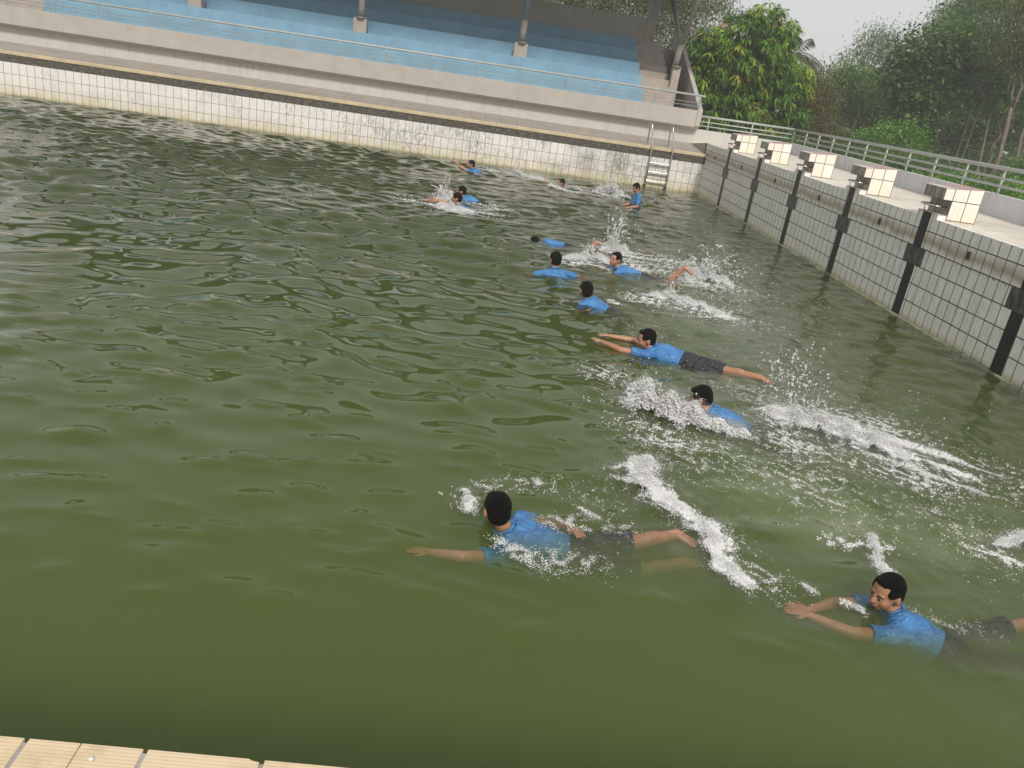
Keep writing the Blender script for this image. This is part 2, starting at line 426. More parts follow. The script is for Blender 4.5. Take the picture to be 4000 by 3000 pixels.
# ------------------------------------------------------------------ grandstand
st = empty('grandstand', (-10, 2.2, 0.2), 'long grandstand with pale blue concrete seating tiers above the far side of the pool', 'grandstand')
XS0, XS1 = -21.6, .10
def part(name, mb, mat, **k): return under(st, mb.build(name, mat, **k))
b = MB(); b.box(XS0 - .2, 2.2, .2, XS1 - .1, 2.45, 2.0); part('plinth_wall', b, M['conc_white'])
b = MB()
b.prism([(2.15, 1.67), (1.92, 1.76), (1.90, 2.25), (2.02, 2.25), (2.05, 2.19), (2.75, 2.19), (2.75, 2.04), (2.45, 1.99)], 0, XS0, XS1 - .14)
part('balcony_front', b, M['conc'], bevel=.01)
# blue seating tiers
yk = [2.75 + .86 * k for k in range(5)] + [7.0]
zk = [2.62 + .40 * k for k in range(5)]
prof = [(yk[0], 2.0)]
for k in range(5): prof += [(yk[k], zk[k]), (yk[k + 1], zk[k])]
prof += [(7.0, 2.0)]
b = MB()
XB0, XB1 = -19.9, -1.65
b.prism(prof, 0, XB0, XB1); part('seating_tiers', b, M['blue'], bevel=.012)
for nm, xa, xb in (('staircase', -1.645, -.66), ('staircase', XS0 + .14, XB0 - .005)):
    pr = [(2.752, 1.9)]
    for k in range(10):
        pr += [(2.752 + .43 * k, 2.19 + .205 * (k + 1)), (2.752 + .43 * (k + 1), 2.19 + .205 * (k + 1))]
    pr += [(7.05, 1.9)]
    b = MB(); b.prism(pr, 0, xa, xb); part(nm, b, M['stair'])
b = MB(); b.box(-.658, 2.752, 1.95, XS1 - .142, 7.1, 2.188); part('stair_well', b, M['stair'])
b = MB(); b.box(XS0 + 1.2, 7.0, 2.0, -1.25, 7.16, 4.99); part('back_wall', b, M['conc'])
b = MB(); b.box(-1.25, 6.96, 4.0, -1.07, 7.2, 4.99); part('back_wall_end', b, M['tan'])
for xa in (XS1 - .14, XS0):
    b = MB(); b.prism([(2.15, 1.67), (1.90, 1.80), (1.88, 2.27), (2.75, 2.68), (7.6, 4.78), (8.0, 4.95), (8.0, 1.6)], 0, xa, xa + .14)
    part('side_wall', b, M['conc'], bevel=.008)
b = MB(); b.box(XS0, 7.2, .2, XS1 - .2, 8.0, 4.1); part('rear_base', b, M['conc'])
# columns: pedestal, pipe, forked braces
for i, xc in enumerate((-.58, -5.62, -10.75, -15.88, -20.9)):
    yf = 3.88
    b = MB(); zb = 3.02 if i else 2.9
    if i in (0, 4): b.box(xc - (.075 if i == 0 else .13), yf, 2.1, xc + .18, yf + .34, 3.44)
    else: b.box(xc - .21, yf, zb, xc + .21, yf + .36, 3.44)
    part('pedestal', b, M['conc_white'] if 0 else M['stair'], bevel=.01)
    yc = yf + .18
    b = MB(); b.tube([(xc, yc, 3.44), (xc + .02, yc - .15, 4.15)], .105, 16)
    col = part('column', b, M['pipe'], smooth=True)
    b = MB(); b.tube([(xc + .02, yc - .15, 3.44), (xc + .02, yc - .15, 3.47)], .15, 16)
    b.tube([(xc + .02, yc - .18, 4.05), (xc + .01, 7.4, 6.0)], .085, 14)
    part('brace', b, M['pipe'], smooth=True)
    b = MB(); b.tube([(xc + .02, yc - .12, 4.08), (xc + .02, 1.7, 6.25)], .075, 14)
    part('brace', b, M['grey_metal'] if i else M['pipe'], smooth=True)
    b = MB()                                             # tapered rear fin behind the last tier
    xf = xc - .42
    b.hexa([(xf - .10, 7.25, 4.0), (xf + .06, 7.25, 4.0), (xf + .06, 7.5, 4.0), (xf - .10, 7.5, 4.0),
            (xf - .22, 7.1, 6.4), (xf + .22, 7.1, 6.4), (xf + .22, 8.3, 6.4), (xf - .22, 8.3, 6.4)])
    part('rear_fin', b, M['grey_metal'])
b = MB(); b.prism([(1.2, 6.30), (1.2, 6.42), (9.2, 6.62), (9.2, 6.5)], 0, XS0 - .5, XS1 + .8)
part('roof', b, M['roof'])
# balcony rail on the front
rl = empty('balcony_railing', (-10, 2.0, 2.25), 'grey pipe railing with thin mid rails along the top of the grandstand balcony', 'railing')
b = MB(); b.tube([(XS0, 2.06, 2.675), (XS1 + .03, 2.06, 2.675)], .032, 12); under(rl, b.build('handrail', M['rail_white'], smooth=True))
for hz in (2.36, 2.46):
    b = MB(); b.tube([(XS0, 1.97, hz), (XS1, 1.97, hz)], .009, 8); under(rl, b.build('mid_rail', M['grey_metal'], smooth=True))
p0 = None
for k in range(16):
    xx = -.03 - k * 1.369
    b = MB(); b.tube([(xx, 1.97, 2.24), (xx, 1.965, 2.56), (xx, 2.06, 2.67)], .022, 8)
    b.box(xx - .05, 1.93, 2.25, xx + .05, 2.01, 2.256)
    under(rl, b.build('post', M['grey_metal'], smooth=False))

# ------------------------------------------------------------------ parapet walls and their railings
b = MB(); b.box(-.0, 2.2, .2, 3.32, 2.42, 1.71)
tag(b.build('parapet_wall', M['conc_white'], bevel=.01), 'sunlit whitish parapet wall beside the grandstand, running behind the farthest starting block', 'wall')
b = MB()
ya, yb = 2.2, -34.
b.hexa([(px(ya), ya, .2), (px(yb), yb, .2), (px(yb) + .2, yb, .2), (px(ya) + .2, ya, .2),
        (px(ya), ya - .001, 1.709), (px(yb), yb, 1.86), (px(yb) + .2, yb, 1.86), (px(ya) + .2, ya - .001, 1.709)])
M['parapet'] = plain('shaded_parapet_grey', (.64, .64, .65), .8, .06, 2.5, streak=.35)  # cool grey of the wall's shaded side, carried by its colour
tag(b.build('parapet_wall', M['parapet']), 'long shaded grey parapet wall behind the row of starting blocks', 'wall')
def railing(pts, label, posts, zs):
    """pts: run of the rail foot points; zs(t) gives foot height"""
    r = empty('railing', pts[0], label, 'railing')
    for h, rad, nm in ((.405, .033, 'handrail'), (.25, .02, 'mid_rail'), (.125, .02, 'mid_rail')):
        b = MB(); b.tube([(p[0], p[1], p[2] + h) for p in pts], rad, 12); under(r, b.build(nm, M['rail_white'], smooth=True))
    for p in posts:
        b = MB(); b.tube([(p[0], p[1], p[2] - .02), (p[0], p[1], p[2] + .40)], .021, 10)
        under(r, b.build('post', M['rail_white'], smooth=True))
railing([(-.2, 2.31, 1.69), (3.2, 2.31, 1.715)], 'short pale railing on the parapet between the grandstand and the corner',
        [(.46, 2.31, 1.70), (1.85, 2.31, 1.705)], None)
zp = lambda y: 1.709 + (2.2 - y) / 36.2 * .151
cp = (3.2, 2.31, 1.715)
pp = [(px(y) + .1, y, zp(y)) for y in [1.0 - 1.275 * k for k in range(26)]]
railing([cp, (px(-34) + .1, -34, zp(-34))], 'long pale green-grey railing on the grey parapet behind the starting blocks', [cp] + pp, None)

# ------------------------------------------------------------------ starting blocks
def rounded_loop(yc):
    pts = []
    for k in range(13):
        a = math.pi * k / 12; pts.append((.0 - .085 * math.sin(a) - 0.0, yc - .19 * math.cos(a), 1.60))
    return [(.14, yc - .19, 1.60)] + pts + [(.14, yc + .19, 1.60)]
words = ['nearest of the row, its front face most stained', 'second nearest of the row', 'third of the row, in the middle',
         'second farthest of the row', 'farthest of the row, next to the pool corner']
for k in range(5):
    yc = Y1 - k * LAN
    t = empty('starting_block', (.3, yc, 1.425), 'cream tiled starting block with pinkish top, ' + words[4 - k], 'starting block', 'starting blocks along the start wall')
    ya, yb = yc - .277, yc + .277
    b = MB()
    b.prism([(.135, 1.427), (.545, 1.427), (.545, 1.893), (.005, 1.846), (.005, 1.70), (.135, 1.70)], 1, ya, yb)
    under(t, b.build('block_body', M['block'], bevel=.004))
    b = MB(); b.hexa([(.003, ya - .002, 1.8485), (.547, ya - .002, 1.8955), (.547, yb + .002, 1.8955), (.003, yb + .002, 1.8485),
                      (.003, ya - .002, 1.8555), (.547, ya - .002, 1.9025), (.547, yb + .002, 1.9025), (.003, yb + .002, 1.8555)])
    under(t, b.build('standing_surface', M['block_top']))
    b = MB(); b.box(.1215, ya + .001, 1.4275, .1335, yb - .001, 1.493); b.box(.0, ya + .0015, 1.4935, .1335, yb - .0015, 1.4975)
    under(t, b.build('step', M['block_top']))
    b = MB(); b.tube(rounded_loop(yc), .0125, 10); b.tube([(-.08, yc, 1.60), (-.06, yc, 1.50)], .008, 8)
    under(t, b.build('grab_handle', M['steel'], smooth=True))
for k, yy in enumerate([-1.0, -3.552, -6.09, -8.63, -11.16, -13.698]):
    b = MB()
    for (a0, a1, z0, z1) in ((-.034, .034, 1.165, 1.185), (-.034, .034, 1.085, 1.105), (-.034, -.02, 1.105, 1.165), (.02, .034, 1.105, 1.165)):
        b.box(-.012, yy + a0, z0, -.001, yy + a1, z1)
    b.box(-.004, yy - .02, 1.105, -.0012, yy + .02, 1.165)
    tag(b.build('wall_fitting', M['fitting']), 'small dark fitting in the start wall, ' +
        ['between the pool corner and the first stripe', 'between the first and second stripes from the corner', 'between the second and third stripes from the corner',
         'between the third and fourth stripes from the corner', 'between the fourth and fifth stripes from the corner', 'nearest one, past the fifth stripe'][k], 'fitting', 'fittings in the start wall')

# ------------------------------------------------------------------ ladder
t = empty('pool_ladder', (-1.31, .1, 1.13), 'stainless steel pool ladder hooked over the far edge near the corner', 'ladder')
for xx in (-1.615, -1.0):
    pts = [(xx - .02, .60, 1.13), (xx - .05, .52, 1.45), (xx - .09, .34, 1.74)]
    for a in np.linspace(0.2, 1, 7):
        th = math.pi * (.25 + .55 * a)
        pts.append((xx - .10, .16 + .17 * math.cos(th), 1.62 + .155 * math.sin(th)))
    pts += [(xx - .07, -.02, 1.55), (xx - .0, -.06, 1.20), (xx, -.10, 1.08), (xx, -.10, -.9)]
    b = MB(); b.tube(pts, .021, 12); under(t, b.build('side_rail', M['steel'], smooth=True))
    b = MB(); b.tube([(xx, -.10, .04), (xx, -.0, .04)], .03, 10); b.box(xx - .035, -.11, .015, xx + .035, -.001, .06)
    under(t, b.build('wall_bracket', M['rubber']))
for zz in (.69, .435, .18, -.07):
    b = MB(); b.box(-1.60, -.125, zz - .011, -1.015, -.072, zz + .011); under(t, b.build('rung', M['steel'], bevel=.004))
# small white pebble on the near coping
b = MB(); b.ell((-6.862, -22.497, 1.122), (Vector((.006, 0, 0)), Vector((0, .005, 0)), Vector((0, 0, .004))), 8, 6)
tag(b.build('pebble', M['pebble'], smooth=True), 'tiny white pebble lying on the ribbed yellow coping tiles', 'pebble')

#@@PEOPLE
# ------------------------------------------------------------------ swimmers
def skin_mat(name, col):
    g = G(name); P = g.pos()[0]
    c = g.mix(g.mr(g.noise(P, 18, 4, .6), .35, .7), col, tuple(k * .78 for k in col))
    return g.pr(c, .38, g.bump(g.noise(P, 60, 3), .15, .003), spec=.5, **{'Subsurface Weight': .12, 'Subsurface Radius': (.01, .004, .002), 'Subsurface Scale': .5})
M['skin'] = skin_mat('brown_skin', (.47, .235, .135))
M['skin_light'] = skin_mat('light_brown_skin', (.56, .32, .22))
def cloth_mat(name, col, dark, sc_=1.):
    g = G(name); P = g.pos()[0]
    f = g.noise(g.scale(P, (26, 26, 26)), 1, 3, .55, 1.4)
    f2 = g.noise(P, 9, 4, .6)
    c = g.mix(g.mr(f2, .35, .65), col, dark)
    f3 = g.noise(g.scale(P, (7, 16, 12)), 1, 4, .55, 2.2)
    return g.pr(c, .30, g.bump(g.M('ADD', g.M('MULTIPLY', f3, 1.6), f), 1., .015), spec=.6)
M['shirt'] = cloth_mat('wet_blue_shirt', (.075, .28, .60), (.035, .17, .44))
M['shorts'] = cloth_mat('wet_black_shorts', (.014, .015, .022), (.008, .008, .012))
M['trim'] = cloth_mat('navy_trim', (.016, .02, .07), (.012, .014, .04))
g = G('wet_black_hair'); P = g.obj()
M['hair'] = g.pr((.010, .009, .008), .5, g.bump(g.M('ADD', g.noise(g.scale(P, (1, 1, .3)), 110, 4, .7, 1.), g.noise(P, 22, 3, .6, 2.)), 1., .02), spec=.10)
M['eye_white'] = plain('eye_white', (.27, .21, .17), .4)
M['iris'] = plain('dark_iris', (.012, .008, .006), .1)
M['lip'] = plain('lips', (.33, .11, .09), .4)
M['brow'] = plain('eyebrow_hair', (.012, .010, .009), .6)

def union(mb, name, mat, voxel, parent, smooth_it=4, fac=.5):
    """one continuous skin round the overlapping volumes of mb"""
    me = mb.mesh(name, mat); o = bpy.data.objects.new(name, me); sc.collection.objects.link(o)
    rm = o.modifiers.new('r', 'REMESH'); rm.mode = 'VOXEL'; rm.voxel_size = voxel; rm.use_smooth_shade = True
    sm = o.modifiers.new('s', 'SMOOTH'); sm.iterations = smooth_it; sm.factor = fac
    dg = bpy.context.evaluated_depsgraph_get(); new = bpy.data.meshes.new_from_object(o.evaluated_get(dg))
    new.name = name; o.modifiers.clear(); o.data = new; bpy.data.meshes.remove(me)
    if not new.materials: new.materials.append(mat)
    new.polygons.foreach_set('use_smooth', [True] * len(new.polygons))
    if parent: under(parent, o)
    return o

def person(label, org, heading, J, face, vox=.010, up=(0, 0, 1), skin='skin', bare=(), sleeves=.62, hair_len=0, long_legs=False, hands=True, pitch_up=None):
    """J: joints in a frame at org: x ahead, y to the swimmer's left, z up. face: (ahead, left, up) the face looks along"""
    h = R_(heading); f = Vector((math.cos(h), math.sin(h), 0)); l = Vector((-f.y, f.x, 0)); u = Vector((0, 0, 1)); O = Vector(org)
    W = lambda p: O + f * p[0] + l * p[1] + u * p[2]
    j = {k: W(v) for k, v in J.items()}
    t = empty('person', O, label, 'person', 'swimmers in blue shirts')
    sk = M[skin]
    fd = (f * face[0] + l * face[1] + u * face[2]).normalized()
    hu = (u * up[2] + f * up[0] + l * up[1]); hu = (hu - fd * hu.dot(fd)).normalized(); hs = hu.cross(fd).normalized()
    H = j['head']
    b = MB()
    b.ell(H + hu * .018 - fd * .008, (fd * .092, hs * .074, hu * .090), 20, 14)          # skull
    b.ell(H + fd * .030 - hu * .030, (fd * .058, hs * .060, hu * .072), 18, 12)          # face
    b.ell(H + fd * .046 - hu * .074, (fd * .036, hs * .034, hu * .028), 14, 8)           # jaw and chin
    for s_ in (-1, 1):
        b.ell(H + fd * .050 + hs * s_ * .033 - hu * .036, (fd * .030, hs * .026, hu * .030), 12, 8)   # cheek
        b.ell(H + hs * s_ * .077 - hu * .018 - fd * .008, (fd * .017, hs * .009, hu * .030), 12, 8)   # ear
        b.ell(H + fd * .080 + hs * s_ * .028 + hu * .006, (fd * .010, hs * .022, hu * .008), 10, 6)   # brow ridge
    b.capsule(H + fd * .088 - hu * .004, H + fd * .104 - hu * .030, .009, .013, 10)      # nose
    for s_ in (-1, 1): b.ell(H + fd * .094 - hu * .034 + hs * s_ * .010, (fd * .010, hs * .008, hu * .007), 8, 6)
    b.ell(H + fd * .086 - hu * .056, (fd * .010, hs * .022, hu * .007), 10, 6)           # lips
    # neck, torso
    nk = j['neck']; b.capsule(H - hu * .045 - fd * .015, nk, .046, .052, 14)
    ch, pv = j['chest'], j['pelvis']; side = (j['shL'] - j['shR']).normalized()
    side2 = (j['hipL'] - j['hipR']).normalized()
    mid = ch.lerp(pv, .5) + (j['mid'] - ch.lerp(pv, .5) if 'mid' in j else Vector((0, 0, 0)))
    spine = [nk.lerp(ch, .25), nk.lerp(ch, .6), ch, ch.lerp(mid, .6), mid, mid.lerp(pv, .6), pv, pv + (pv - mid).normalized() * .07]
    wd = [.085, .135, .150, .138, .122, .128, .138, .110]; dp = [.055, .082, .098, .098, .090, .095, .102, .085]
    sds = [side, side, side, side.lerp(side2, .3), side.lerp(side2, .5), side2, side2, side2]
    b.loft(spine, sds, wd, dp, 22)
    for s_ in 'LR':
        sh, el, wr_ = j['sh' + s_], j['el' + s_], j['wr' + s_]
        b.capsule(nk.lerp(ch, .45), sh, .060, .050, 12)
        b.capsule(sh, el, .044, .034, 14); b.capsule(el, wr_, .035, .023, 14)
        if hands:
            d = (wr_ - el).normalized() if ('hd' + s_) not in j else (j['hd' + s_] - wr_).normalized()
            pn = (u - d * u.dot(d)).normalized(); ps = d.cross(pn)
            if s_ == 'L': ps = -ps
            b.ell(wr_ + d * .038, (d * .045, ps * .036, pn * .015), 14, 8)
            for q, (off, ln, cu) in enumerate(((.027, .055, .10), (.009, .064, .06), (-.010, .060, .10), (-.028, .047, .16))):
                a0 = wr_ + d * .070 + ps * off; a1 = a0 + (d + ps * off * 3 - pn * cu).normalized() * ln * .5
                a2 = a1 + (d + ps * off * 3.4 - pn * cu * 3).normalized() * ln * .5
                b.capsule(a0, a1, .0082, .0076, 8); b.capsule(a1, a2, .0076, .0064, 8)
            t0 = wr_ + d * .022 + ps * .030; t1 = t0 + (d + ps * 1.1).normalized() * .028; t2 = t1 + (d * 1.2 + ps * .3).normalized() * .026
            b.capsule(t0, t1, .0105, .0090, 8); b.capsule(t1, t2, .0088, .0072, 8)
        hp, kn, an = j['hip' + s_], j['kn' + s_], j['an' + s_]
        b.capsule(hp, kn, .072, .050, 16); b.capsule(kn, an, .050, .034, 16)
        cm = kn.lerp(an, .3); b.ell(cm - (ch - pv).normalized() * 0 + u * .012, ((an - kn).normalized() * .10, side2 * .043, ((an - kn).normalized().cross(side2)) * .043), 14, 10)
        toe = j['toe' + s_]
        b.ell(an, (side2 * .030, u * .032, f * .034), 12, 8)
        b.loft([an - (toe - an).normalized() * .035, an, an.lerp(toe, .5), an.lerp(toe, .85), toe], side2, [.022, .034, .039, .044, .030], [.020, .034, .026, .019, .012], 14)
    body = union(b, 'body', sk, vox, t, 4)
    # hair cap
    b = MB()
    b.ell(H + hu * .027 - fd * .018, (fd * .089, hs * .079, hu * .088), 22, 16)
    b.ell(H - fd * .042 - hu * .012, (fd * .062, hs * .072, hu * .070), 18, 12)
    for s_ in (-1, 1): b.ell(H + fd * .014 + hs * s_ * .050 + hu * .028, (fd * .046, hs * .026, hu * .038), 12, 8)
    b.ell(H + fd * .044 + hu * .076, (fd * .034, hs * .052, hu * .022), 14, 8)
    rr = random.Random(len(label))
    for k in range(26):                                   # wet tufts along the hairline and crown
        a = rr.uniform(-1.25, 1.25); c0 = H + hu * (.052 + .028 * math.cos(a)) + fd * (.066 * math.cos(a) - .008) + hs * (.070 * math.sin(a))
        b.capsule(c0, c0 + fd * (.012 * math.cos(a)) + hs * (.008 * math.sin(a)) - hu * rr.uniform(.006, .020), .006, .003, 6)
    union(b, 'hair', M['hair'], max(vox * .55, .0042), t, 2)
    for s_ in (-1, 1):
        b = MB(); b.ell(H + fd * .0815 + hs * s_ * .029 - hu * .008, (fd * .0075, hs * .0125, hu * .0048), 12, 8)
        e = under(t, b.build('eye', M['eye_white'], smooth=True))
        b = MB(); b.ell(H + fd * .0855 + hs * s_ * .029 - hu * .008, (fd * .0045, hs * .0065, hu * .0056), 10, 6)
        i_ = b.build('iris', M['iris'], smooth=True); i_.parent = e
        b = MB(); b.capsule(H + fd * .090 + hs * s_ * .014 + hu * .010, H + fd * .080 + hs * s_ * .046 + hu * .012, .0042, .0028, 8)
        under(t, b.build('eyebrow', M['brow'], smooth=True))
    b = MB(); b.ell(H + fd * .0905 - hu * .056, (fd * .008, hs * .020, hu * .0055), 12, 6); under(t, b.build('mouth', M['lip'], smooth=True))
    # shirt: torso and short sleeves
    b = MB(); k = .014
    b.loft(spine[:7], sds[:7], [x + k for x in wd[:7]], [x + k for x in dp[:7]], 24)
    for s_ in 'LR':
        sh, el = j['sh' + s_], j['el' + s_]; b.capsule(nk.lerp(ch, .45), sh, .068, .060, 12)
        e2 = sh.lerp(el, sleeves); d = (e2 - sh).normalized()
        b.loft([sh - d * .03, sh, sh.lerp(e2, .6), e2], u if abs(d.z) < .8 else l, [.045, .059, .056, .057], [.045, .059, .056, .057], 16)
    sh_o = union(b, 'shirt', M['shirt'], vox * .9, t, 3)
    b = MB(); n2 = (H - nk).normalized()                  # collar ring
    ring = []; a1 = side; a2 = n2.cross(side).normalized()
    for q in range(17):
        a = 2 * math.pi * q / 16; ring.append(nk + n2 * .004 + a1 * (.062 * math.cos(a)) + a2 * (.060 * math.sin(a)))
    b.tube(ring, .012, 8, cap=False); c_ = b.build('collar', M['shirt'], smooth=True); c_.parent = sh_o; c_.matrix_parent_inverse = Matrix.Identity(4)
    b = MB(); k = .016                                    # shorts or trousers
    b.loft([mid.lerp(pv, .35)] + spine[5:], side2, [.134 + k] + [x + k for x in wd[5:]], [.098 + k] + [x + k for x in dp[5:]], 24)
    for s_ in 'LR':
        hp, kn, an = j['hip' + s_], j['kn' + s_], j['an' + s_]
        e2 = kn.lerp(an, .55) if long_legs else hp.lerp(kn, .88)
        if long_legs:
            b.capsule(hp, kn, .094, .078, 14); d = (e2 - kn).normalized(); b.loft([kn, kn.lerp(e2, .6), e2], side2, [.078, .074, .072], [.078, .074, .072], 16)
        else:
            d = (e2 - hp).normalized(); b.loft([hp - d * .03, hp, hp.lerp(e2, .6), e2], side2, [.07, .092, .084, .080], [.07, .092, .084, .080], 18)
    union(b, 'trousers' if long_legs else 'shorts', M['shorts'], vox, t, 3)
    return t

def prone(**k):
    """a swimmer stretched out on the water, head raised"""
    J = dict(head=(0, 0, .07), neck=(-.075, 0, -.035), chest=(-.23, 0, -.085), pelvis=(-.60, 0, -.12),
             shL=(-.12, .155, -.07), shR=(-.12, -.155, -.07), elL=(.06, .22, -.07), elR=(.06, -.22, -.07),
             wrL=(.26, .15, -.04), wrR=(.26, -.15, -.04), hipL=(-.64, .075, -.13), hipR=(-.64, -.075, -.13),
             knL=(-.96, .10, -.14), knR=(-.96, -.10, -.14), anL=(-1.28, .10, -.12), anR=(-1.28, -.10, -.12),
             toeL=(-1.43, .10, -.13), toeR=(-1.43, -.10, -.13))
    J.update(k); return J
# 1 nearest swimmer, seen from behind, left arm reaching out under the surface
person('nearest boy, back of head to the camera, left arm reaching ahead under water', (-5.94, -19.61, -.014), 184,
       prone(head=(0, .0, .105), neck=(-.055, .01, -.01), chest=(-.20, .03, -.088), pelvis=(-.54, .07, -.135), shL=(-.02, .20, -.09), shR=(-.17, -.13, -.03),
             elL=(.20, .30, -.035), wrL=(.38, .255, -.05), hdL=(.50, .22, -.06), elR=(-.33, -.19, -.075), wrR=(-.47, -.04, .0), hdR=(-.50, .04, .01),
             hipL=(-.60, .14, -.13), hipR=(-.58, .0, -.10), knL=(-.90, .15, -.15), knR=(-.88, -.01, -.05), anL=(-1.12, .12, -.09), anR=(-1.14, -.07, -.012),
             toeL=(-1.24, .10, -.10), toeR=(-1.26, -.01, -.045)), (.22, -1, -.22), .0065, skin='skin', sleeves=.5)
# 2 boy at the right edge, looking left, both arms ahead
person('boy at the lower right, face in profile, both arms joined ahead, long dark trousers', (-3.755, -20.01, -.014), 186,
       prone(head=(0, 0, .10), neck=(-.055, .015, -.005), chest=(-.10, .10, -.07), pelvis=(-.30, .24, -.13), mid=(-.20, .17, -.10),
             shL=(.03, .19, -.055), shR=(-.03, -.08, -.05), elL=(.27, .17, -.05), wrL=(.47, .06, -.03), elR=(.22, -.10, -.06), wrR=(.44, .01, -.035),
             hdL=(.57, .02, -.025), hdR=(.55, -.02, -.03), hipL=(-.36, .29, -.14), hipR=(-.33, .15, -.13), knL=(-.67, .31, -.13), knR=(-.62, .08, -.10),
             anL=(-.98, .26, -.13), anR=(-.90, .05, -.03), toeL=(-1.12, .25, -.14), toeR=(-1.04, .06, -.02)), (.93, .30, -.10), .0065, skin='skin', long_legs=True, sleeves=.55)
# 3 boy gliding in the middle
person('boy gliding in black shorts, whole body afloat, both arms stretched ahead, bare leg behind', (-4.385, -15.84, 0), 157,
       prone(head=(0, 0, .115), neck=(-.06, .0, .02), chest=(-.19, .0, -.005), pelvis=(-.50, .01, -.035), shL=(-.07, .15, -.01), shR=(-.07, -.145, .01),
             elL=(.20, .22, .0), wrL=(.42, .155, .015), elR=(.17, -.20, .005), wrR=(.40, -.10, .02), hipL=(-.55, .07, -.05), hipR=(-.55, -.07, -.03),
             knL=(-.86, .06, -.09), knR=(-.87, -.04, -.025), anL=(-1.12, .07, -.10), anR=(-1.19, .01, .01), toeL=(-1.25, .07, -.12), toeR=(-1.33, .05, -.015)),
       (.88, .45, -.12), .0065, skin='skin', bare=())
# 4 boy behind the big splash
person('boy behind a big white splash, only dark hair and blue back showing', (-4.148, -17.288, 0), 150,
       prone(head=(0, 0, .085), neck=(-.06, 0, -.02), elL=(.12, .26, .0), wrL=(.33, .30, .03), elR=(.10, -.20, -.05), wrR=(.30, -.12, -.05),
             chest=(-.22, 0, -.075), pelvis=(-.58, 0, -.14), shL=(-.12, .155, -.08), shR=(-.12, -.155, -.05), hipL=(-.64, .075, -.2), hipR=(-.64, -.075, -.2)), (.95, .1, -.35), .008)
# 5 boy seen from behind, upright in the water
person('boy seen from behind with short hair, shoulders out of the water, right arm trailing back', (-5.153, -12.91, 0), 118,
       prone(head=(0, 0, .20), neck=(-.03, 0, .085), chest=(-.10, 0, -.04), pelvis=(-.34, -.04, -.22), shL=(-.04, .165, .005), shR=(-.07, -.16, .01),
             elL=(.10, .30, -.06), wrL=(.30, .30, -.09), elR=(-.15, -.37, -.03), wrR=(-.20, -.60, -.04), hipL=(-.38, .04, -.26), hipR=(-.38, -.12, -.26),
             knL=(-.6, .05, -.4), knR=(-.6, -.12, -.4), anL=(-.9, .05, -.45), anR=(-.9, -.12, -.45), toeL=(-1.03, .05, -.5), toeR=(-1.03, -.12, -.5)), (1, -.12, -.08), .010, sleeves=.7)
# 6 boy facing the camera side, legs kicking up
person('boy with face turned to the camera, one bare foot kicked up behind him', (-4.192, -12.107, 0), 180,
       prone(head=(0, 0, .155), neck=(-.05, .0, .045), chest=(-.17, .0, -.03), pelvis=(-.50, .05, -.10), shL=(-.06, .15, -.02), shR=(-.07, -.14, -.02),
             knL=(-.80, .12, -.13), knR=(-.80, .10, -.09), anL=(-1.1, .14, -.13), anR=(-1.00, .14, .20), toeL=(-1.23, .14, -.14), toeR=(-1.12, .22, .12)), (.72, .60, .08), .009, skin='skin')
# 7 boy with dark panel, seen from behind
person('boy seen from behind with spiky wet hair, body slanting back, shorts and leg under water', (-4.856, -14.226, 0), 170,
       prone(head=(0, 0, .15), neck=(-.04, 0, .05), chest=(-.12, .05, -.03), pelvis=(-.38, .14, -.10), shL=(.02, .18, -.03), shR=(-.12, -.09, .02),
             elL=(.05, .32, -.09), wrL=(.0, .34, -.05), hipL=(-.42, .20, -.11), hipR=(-.42, .08, -.11), knL=(-.66, .26, -.12), knR=(-.63, .15, -.12),
             anL=(-.92, .32, -.13), anR=(-.90, .2, -.15), toeL=(-1.05, .34, -.13), toeR=(-1.0, .2, -.2)), (.50, -.85, -.05), .009)
# 8 face down
person('boy swimming face down, dark head low in water, heel raised beside tall splash', (-5.292, -10.6, -.045), 178,
       prone(head=(0, 0, -.02), neck=(-.085, 0, -.015), chest=(-.22, 0, -.02), pelvis=(-.58, .0, -.06), knR=(-.88, -.05, -.06), anR=(-1.0, -.05, .13), toeR=(-1.12, -.06, .12)),
       (.55, 0, -.8), .010, up=(1, 0, .3))
# 9, 10 the pair on the left
person('front one of the pair at left, head above a white splash, both arms thrown ahead', (-6.723, -8.35, 0), 163,
       prone(head=(0, 0, .15), neck=(-.06, 0, .03), chest=(-.2, 0, -.10), pelvis=(-.55, 0, -.2), shL=(-.10, .155, -.06), shR=(-.10, -.155, -.08), elL=(.22, .20, .07), wrL=(.47, .24, .05), elR=(.2, -.1, .02), wrR=(.45, .02, .06)), (.9, .2, -.1), .010)
person('rear one of the pair at left, head and blue shoulders, arm reaching ahead', (-6.679, -7.28, 0), 172,
       prone(head=(0, 0, .14), neck=(-.05, -.01, .03), chest=(-.16, .03, -.02), pelvis=(-.48, .1, -.1), elR=(.24, -.2, .05), wrR=(.48, -.2, .06)), (.9, .1, -.1), .011)
# 11, 12 far swimmers
person('farthest boy near the long wall, arm with open hand raised ahead', (-6.646, -2.2, 0), 176,
       prone(head=(0, 0, .15), neck=(-.04, 0, .04), chest=(-.13, 0, -.05), pelvis=(-.45, 0, -.15), elL=(.22, .16, .05), wrL=(.40, .12, .15)), (.95, .3, .0), .011)
person('far boy near the long wall, face half hidden by a low white splash', (-4.284, -2.75, -.03), 178,
       prone(head=(0, 0, .10), neck=(-.06, 0, .0), elL=(.2, .2, -.02), wrL=(.38, .15, .02)), (.9, .35, .05), .011)
